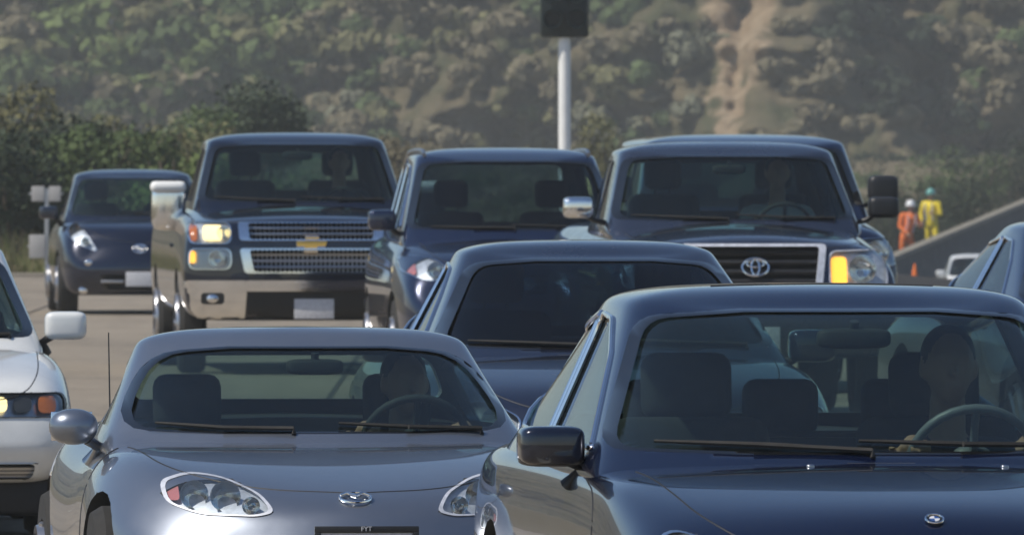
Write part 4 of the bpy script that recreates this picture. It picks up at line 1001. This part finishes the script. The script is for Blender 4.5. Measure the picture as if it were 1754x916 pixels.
# ------------------------------------------------------------------ low concrete barrier climbing to the right
A0 = at(1440, 474, 296.); B0_ = at(1860, 300, 430.)
bar = empty('concrete_barrier', (A0.x, A0.y, A0.z - .8), label='low grey roadside barrier rising towards the right below the workers', cat='barrier')
M_BAR = simple('shade-darkened barrier concrete', (.085, .083, .08), .9, var=.3, vscale=1.5); M_CAP = simple('pale dusty barrier top', (.24, .215, .17), .9, var=.25, vscale=2)  # barrier face coloured dark to stand in for its shade
N = 22
for k in range(N):
    p, q = A0.lerp(B0_, k / N), A0.lerp(B0_, (k + .985) / N); d = (q - p).normalized(); s = Vector((d.y, -d.x, 0)).normalized()
    prof = [(-.34, -1.5), (-.30, -.72), (-.15, -.5), (-.11, -.10), (.11, -.10), (.15, -.5), (.30, -.72), (.34, -1.5)]
    V = [(e + s * a + Vector((0, 0, b))) - bar.location for e in (p, q) for a, b in prof]; n_ = len(prof)
    MB().add(V, [(i, (i + 1) % n_, n_ + (i + 1) % n_, n_ + i) for i in range(n_)] + [tuple(range(n_)), tuple(range(2 * n_ - 1, n_ - 1, -1))]).build('panel', M_BAR, bar, 30)
    prof = [(-.14, -.10), (-.13, 0), (.13, 0), (.14, -.10)]
    V = [(e + s * a * 1.0 + Vector((0, 0, b + .002))) - bar.location for e in (p, q) for a, b in prof]
    MB().add(V, [(i, (i + 1) % 4, 4 + (i + 1) % 4, 4 + i) for i in range(4)] + [(0, 1, 2, 3), (7, 6, 5, 4)]).build('cap', M_CAP, bar, 30)
# lower road beyond, dark asphalt, in front of the barrier
Xr = np.concatenate([[4.02], np.linspace(4.5, 40, 30)]); Yr = np.linspace(40, 470, 110); X, Y = np.meshgrid(Xr, Yr, indexing='ij')
tag(link('side_road', grid_mesh(X, Y, ground_z(X, Y) + .02), earth_mat('dark asphalt', [(.3, (.045, .045, .047)), (.7, (.07, .07, .07))], 2), None, 60), kind='structure')

# ------------------------------------------------------------------ post with dark signal head, roadside sign panels, hill pole
D = 175.; f = at(967, 0, D); gz = 0
sg = empty('signal_post', (f.x, D, 0), label='white round post carrying a dark rectangular housing behind the cars', cat='signal')
MB().lathe([(.075, 0), (.075, 3.12), (.05, 3.13)], (0, 0, 0), 'z', 20).lathe([(.16, 0), (.16, .03), (.08, .05)], (0, 0, 0), 'z', 20).build('post', MAT['white_steel'], sg, 40)
hb = MB().box((.0, 0, 3.46), (.60, .26, .78), .03); hb.box((0, 0, 3.46), (.10, .30, .70), .01).box((0, .0, 3.10), (.16, .16, .06), .01).build('housing', MAT['signal_black'], sg, 40)
for z in (3.30, 3.62):
    for x in (-.15, .15): MB().lathe([(.10, -.13), (.115, -.26), (.125, -.26), (.11, -.13), (.10, -.13)], (x, 0, z), 'y', 20).build('visor', MAT['signal_black'], sg, 40)
D = 172.; f = at(80, 0, D); ppm = FPX / D
sp = empty('sign_post', (f.x, D, 0), label='roadside post with pale rectangular panels beside the small hatchback', cat='sign')
MB().box((0, .02, .60), (.05, .03, 1.20), .004).build('post', MAT['grey_steel'], sp)
for (px0, py0, px1, py1) in ((54, 319, 76, 345), (84, 319, 104, 345), (50, 402, 77, 442)):
    a, b = at(px0, py0, D), at(px1, py1, D); MB().box(((a.x + b.x) / 2 - f.x, 0, (a.z + b.z) / 2), (b.x - a.x, .012, a.z - b.z), .004).build('sign_panel', MAT['sign_back'], sp)
    MB().box(((a.x + b.x) / 2 - f.x - (.0), .012, (a.z + b.z) / 2), ((b.x - a.x) * .6 + .12, .012, .03), .002).build('bracket', MAT['grey_steel'], sp)
D = 690.; f = at(190, 0, D)
f.y = D = float(hill_y(f.x, 3.9)) - .6; zg = 3.3
MB().lathe([(.045, zg), (.035, 8.1), (.03, 8.1)], (0, 0, 0), 'z', 10).build('hill_pole', MAT['grey_steel'], None, 40).location = (f.x, D, 0)
tag(bpy.data.objects['hill_pole'], label='thin pale pole standing against the green hillside at the left', cat='pole')

# ------------------------------------------------------------------ people
def person_mesh(parts, vox, mats):
    """parts: (material index, shape, args); fused by voxel remesh into one continuous body, then coloured by region"""
    mb = MB(); ref = []
    for mi, kind, *a in parts:
        q = MB()
        if kind == 'cap':
            p0, p1, r0, r1 = a; p0, p1 = Vector(p0), Vector(p1); q.tube([p0, p1], [r0, r1], 12); q.ell(p0, (r0,) * 3, 12, 8); q.ell(p1, (r1,) * 3, 12, 8)
        else: c, r, *ro = a; q.ell(c, r, 18, 12, rot=ro[0] if ro else None)
        ref.append((mi, bvh(q.mesh()))); mb.add(q.v, q.f)
    me = evaluate(mb.mesh(), [('REMESH', dict(mode='VOXEL', voxel_size=vox)), ('SMOOTH', dict(factor=.5, iterations=2))])
    me.materials.clear()
    for m in mats: me.materials.append(MAT[m])
    for p in me.polygons:
        best = min(ref, key=lambda t: (t[1].find_nearest(p.center)[3] or 9)); p.material_index = best[0]
    me.polygons.foreach_set('use_smooth', [True] * len(me.polygons)); return me
def head_parts(c, s=1.0, skin=0, hair=1, yaw=0):
    c = Vector(c); rz = Matrix.Rotation(R(yaw), 3, 'Z'); T_ = lambda x, y, z: tuple(c + rz @ Vector((x, y, z)) * s)
    return [(skin, 'ell', T_(0, -.01, 0), (.073 * s, .088 * s, .105 * s)), (skin, 'ell', T_(0, -.035, -.055), (.052 * s, .058 * s, .062 * s)),
            (skin, 'cap', T_(0, -.095, .012), T_(0, -.118, -.022), .009 * s, .015 * s), (skin, 'ell', T_(.078, 0, -.01), (.012 * s, .022 * s, .034 * s)), (skin, 'ell', T_(-.078, 0, -.01), (.012 * s, .022 * s, .034 * s)),
            (skin, 'cap', T_(-.022, -.088, -.058), T_(.022, -.088, -.058), .009 * s, .009 * s), (skin, 'cap', T_(-.045, -.082, .028), T_(-.015, -.090, .026), .010 * s, .009 * s), (skin, 'cap', T_(.045, -.082, .028), T_(.015, -.090, .026), .010 * s, .009 * s),
            (hair, 'ell', T_(0, .018, .030), (.083 * s, .090 * s, .092 * s))]
def hand(w, d, side, up, skin=0, curl=1.0):
    """palm and five unequal bent fingers closing round something in front of the wrist"""
    w, d, side, up = Vector(w), Vector(d).normalized(), Vector(side).normalized(), Vector(up).normalized(); P = [(skin, 'cap', w, w + d * .07, .026, .036)]
    for k, ln in enumerate((.070, .080, .075, .058)):
        b = w + d * .085 + side * (-.030 + .020 * k); m1 = b + d * ln * .45 + up * -.012 * curl; e = m1 + d * ln * .15 + up * -ln * .55 * curl
        P += [(skin, 'cap', b, m1, .0095, .009), (skin, 'cap', m1, e, .009, .0075)]
    t = w + d * .03 + side * -.034; P += [(skin, 'cap', t, t + side * -.03 + d * .03, .012, .010), (skin, 'cap', t + side * -.03 + d * .03, t + side * -.028 + d * .055 - up * .015, .010, .008)]
    return P
def seated(car, C, label, shirt, lean=0., lookyaw=0, wheelx=.37, name='person', headz=None, vox=.016):
    sy, sz = C['seat']; wy, wz = C['wheel_at']; x = wheelx; hz = sz + .10
    tz = headz or (sz + .77); hip = Vector((x, sy - .16, hz)); chest = Vector((x + lean, sy - .05, tz - .38)); nk = Vector((x + lean, sy - .06, tz - .16)); hd = Vector((x + lean, sy - .09, tz))
    P = [(2, 'ell', hip, (.18, .14, .12)), (2, 'cap', hip + Vector((0, 0, .05)), chest - Vector((0, 0, .05)), .145, .15), (2, 'ell', chest, (.195, .125, .17)), (2, 'cap', chest + Vector((-.15, .01, .10)), chest + Vector((.15, .01, .10)), .072, .072), (0, 'cap', chest + Vector((0, 0, .12)), nk + Vector((0, -.01, .06)), .058, .054)]
    P += head_parts(hd, 1.0, yaw=lookyaw)
    for s in (-1, 1):
        sh = chest + Vector((s * .19, 0, .10)); gx = x + s * .165; gr = Vector((gx, wy + .005, wz + .06)); el = (sh + gr) / 2 + Vector((s * .09, .02, -.14))
        w = gr + (el - gr).normalized() * .085
        P += [(2, 'cap', sh, el, .058, .046), (2, 'cap', el, (el + w) / 2, .046, .038), (0, 'cap', (el + w) / 2, w, .037, .027)]
        P += hand(w, (gr - w), Vector((s, 0, 0)) * -1, (0, .3, 1))
        kn = hip + Vector((s * .13, -.46, .10)); ft = kn + Vector((s * .01, -.28, -.33 if sz > .4 else -.16)); P += [(3, 'cap', hip + Vector((s * .09, 0, -.02)), kn, .088, .062), (3, 'cap', kn, ft, .058, .042), (3, 'cap', ft, ft + Vector((0, -.15, .0)), .045, .035)]
    me = person_mesh(P, vox, ['skin', 'hair', shirt, 'trousers'])
    o = link(name, me, None, None, None); o.location = car.location; o.rotation_euler = car.rotation_euler; tag(o, label=label, cat='person'); return o
seated(*CARS['A'], 'driver in dark clothing behind the wheel of the nearest dark saloon', 'shirt_dark', headz=1.21, vox=.011)
seated(*CARS['B'], 'driver behind the wheel of the grey roadster', 'shirt_dark', lookyaw=12, headz=1.01, vox=.011)
seated(*CARS['F'], 'driver in a pale top at the wheel of the slate grey pickup', 'shirt_pale')
seated(*CARS['D'], 'driver seated behind the wheel of the large black pickup with chrome grille', 'shirt_dark')
seated(*CARS['C'], 'driver of the slate blue saloon half hidden behind the nearest saloon', 'shirt_dark')
seated(*CARS['H'], 'driver in the small hatchback at the far left', 'shirt_dark')

def worker(px, D, htop_py, label, helm, top, legs, bend, turn):
    ztop = CAMZ - (htop_py - YH) / FPX * D; x = (px - CX) / FPX * D; z0 = ztop - 1.78
    pel = Vector((0, 0, .93)); ch = Vector((bend * .25, -.04, 1.32)); nk = Vector((bend * .3, -.05, 1.50)); hd = Vector((bend * .33, -.07, 1.655))
    P = [(2, 'ell', pel, (.17, .13, .13)), (2, 'cap', pel, ch, .15, .165), (2, 'ell', ch + Vector((0, 0, .03)), (.20, .13, .17)), (2, 'cap', ch + Vector((-.16, 0, .12)), ch + Vector((.16, 0, .12)), .075, .075), (0, 'cap', ch + Vector((0, 0, .12)), nk, .06, .055)] + head_parts(hd, 1.)
    for s in (-1, 1):
        kn = Vector((s * .13 + .02, -.04 * s, .49)); ft = Vector((s * .15, .05 * s, .07)); P += [(3, 'cap', pel + Vector((s * .09, 0, -.05)), kn, .09, .065), (3, 'cap', kn, ft, .06, .045), (3, 'cap', ft, ft + Vector((0, -.17, -.02)), .05, .04)]
        sh = ch + Vector((s * .21, 0, .12)); el = sh + Vector((s * .07, -.04, -.28)); w = el + Vector((-s * .12, -.20, -.06 + .1 * s)); P += [(2, 'cap', sh, el, .06, .048), (2, 'cap', el, w, .046, .034)] + hand(w, w - el, Vector((-s, 0, 0)), (0, 0, 1))
    o = link('person', person_mesh(P, .014, ['skin', 'hair', top, legs]), None, None, None); o.location = (x, D, z0); o.rotation_euler = (0, 0, R(turn)); tag(o, label=label, cat='person')
    h = MB(); n = 20; h.lathe([(.001, .135), (.06, .125), (.10, .085), (.118, .03), (.120, .0), (.145, -.008), (.145, -.016), (.112, -.012)], tuple(hd + Vector((0, .01, .045))), 'z', n); h.build('helmet', MAT[helm], o, 60)
    v = MB()
    for s in (-1, 1): v.tube([ch + Vector((s * .10, -.155, .14)), ch + Vector((s * .10, -.165, -.05)), pel + Vector((s * .10, -.15, .08))], .018, 6)
    v.build('reflective_strip', MAT['plate'], o, 60)
worker(1553, 352., 346, 'road worker in orange with a white helmet standing behind the barrier', 'helmet_white', 'hi_orange', 'hi_orange', .25, 20)
worker(1596, 357., 326, 'road worker in yellow and orange with a teal helmet beside the white-helmeted worker', 'helmet_teal', 'hi_yellow', 'hi_yellow', 0, -25)
D = 212.; f = at(1567, 470, D); zc = float(ground_z(f.x, D)) + .02
cn = empty('traffic_cone', (f.x, D, 0), label='small red traffic cone in front of the barrier below the workers', cat='cone')
MB().lathe([(.001, .70), (.035, .70), (.15, .04), (.15, .03)], (0, 0, 0), 'z', 20).build('cone_body', MAT['hi_orange'], cn, 60)
MB().box((0, 0, .015), (.38, .38, .03), .01).build('base', MAT['hi_orange'], cn); cn.location.z = zc; cn.scale = (.42, .42, .42)

# ------------------------------------------------------------------ air
hz = MB().box((0, 300, 31), (1920, 2600, 70)).build('haze', None, None, None); tag(hz, label='thin blue-grey haze over the road and hill', cat='haze', kind='stuff')
m = bpy.data.materials.new('haze air'); m.use_nodes = True; nt_ = m.node_tree; nt_.nodes.clear(); o_ = nt_.nodes.new('ShaderNodeOutputMaterial'); v_ = nt_.nodes.new('ShaderNodeVolumePrincipled')
v_.inputs['Color'].default_value = (.90, .90, .86, 1); v_.inputs['Density'].default_value = .00042; v_.inputs['Anisotropy'].default_value = .2
nt_.links.new(v_.outputs[0], o_.inputs['Volume']); hz.data.materials.append(m)
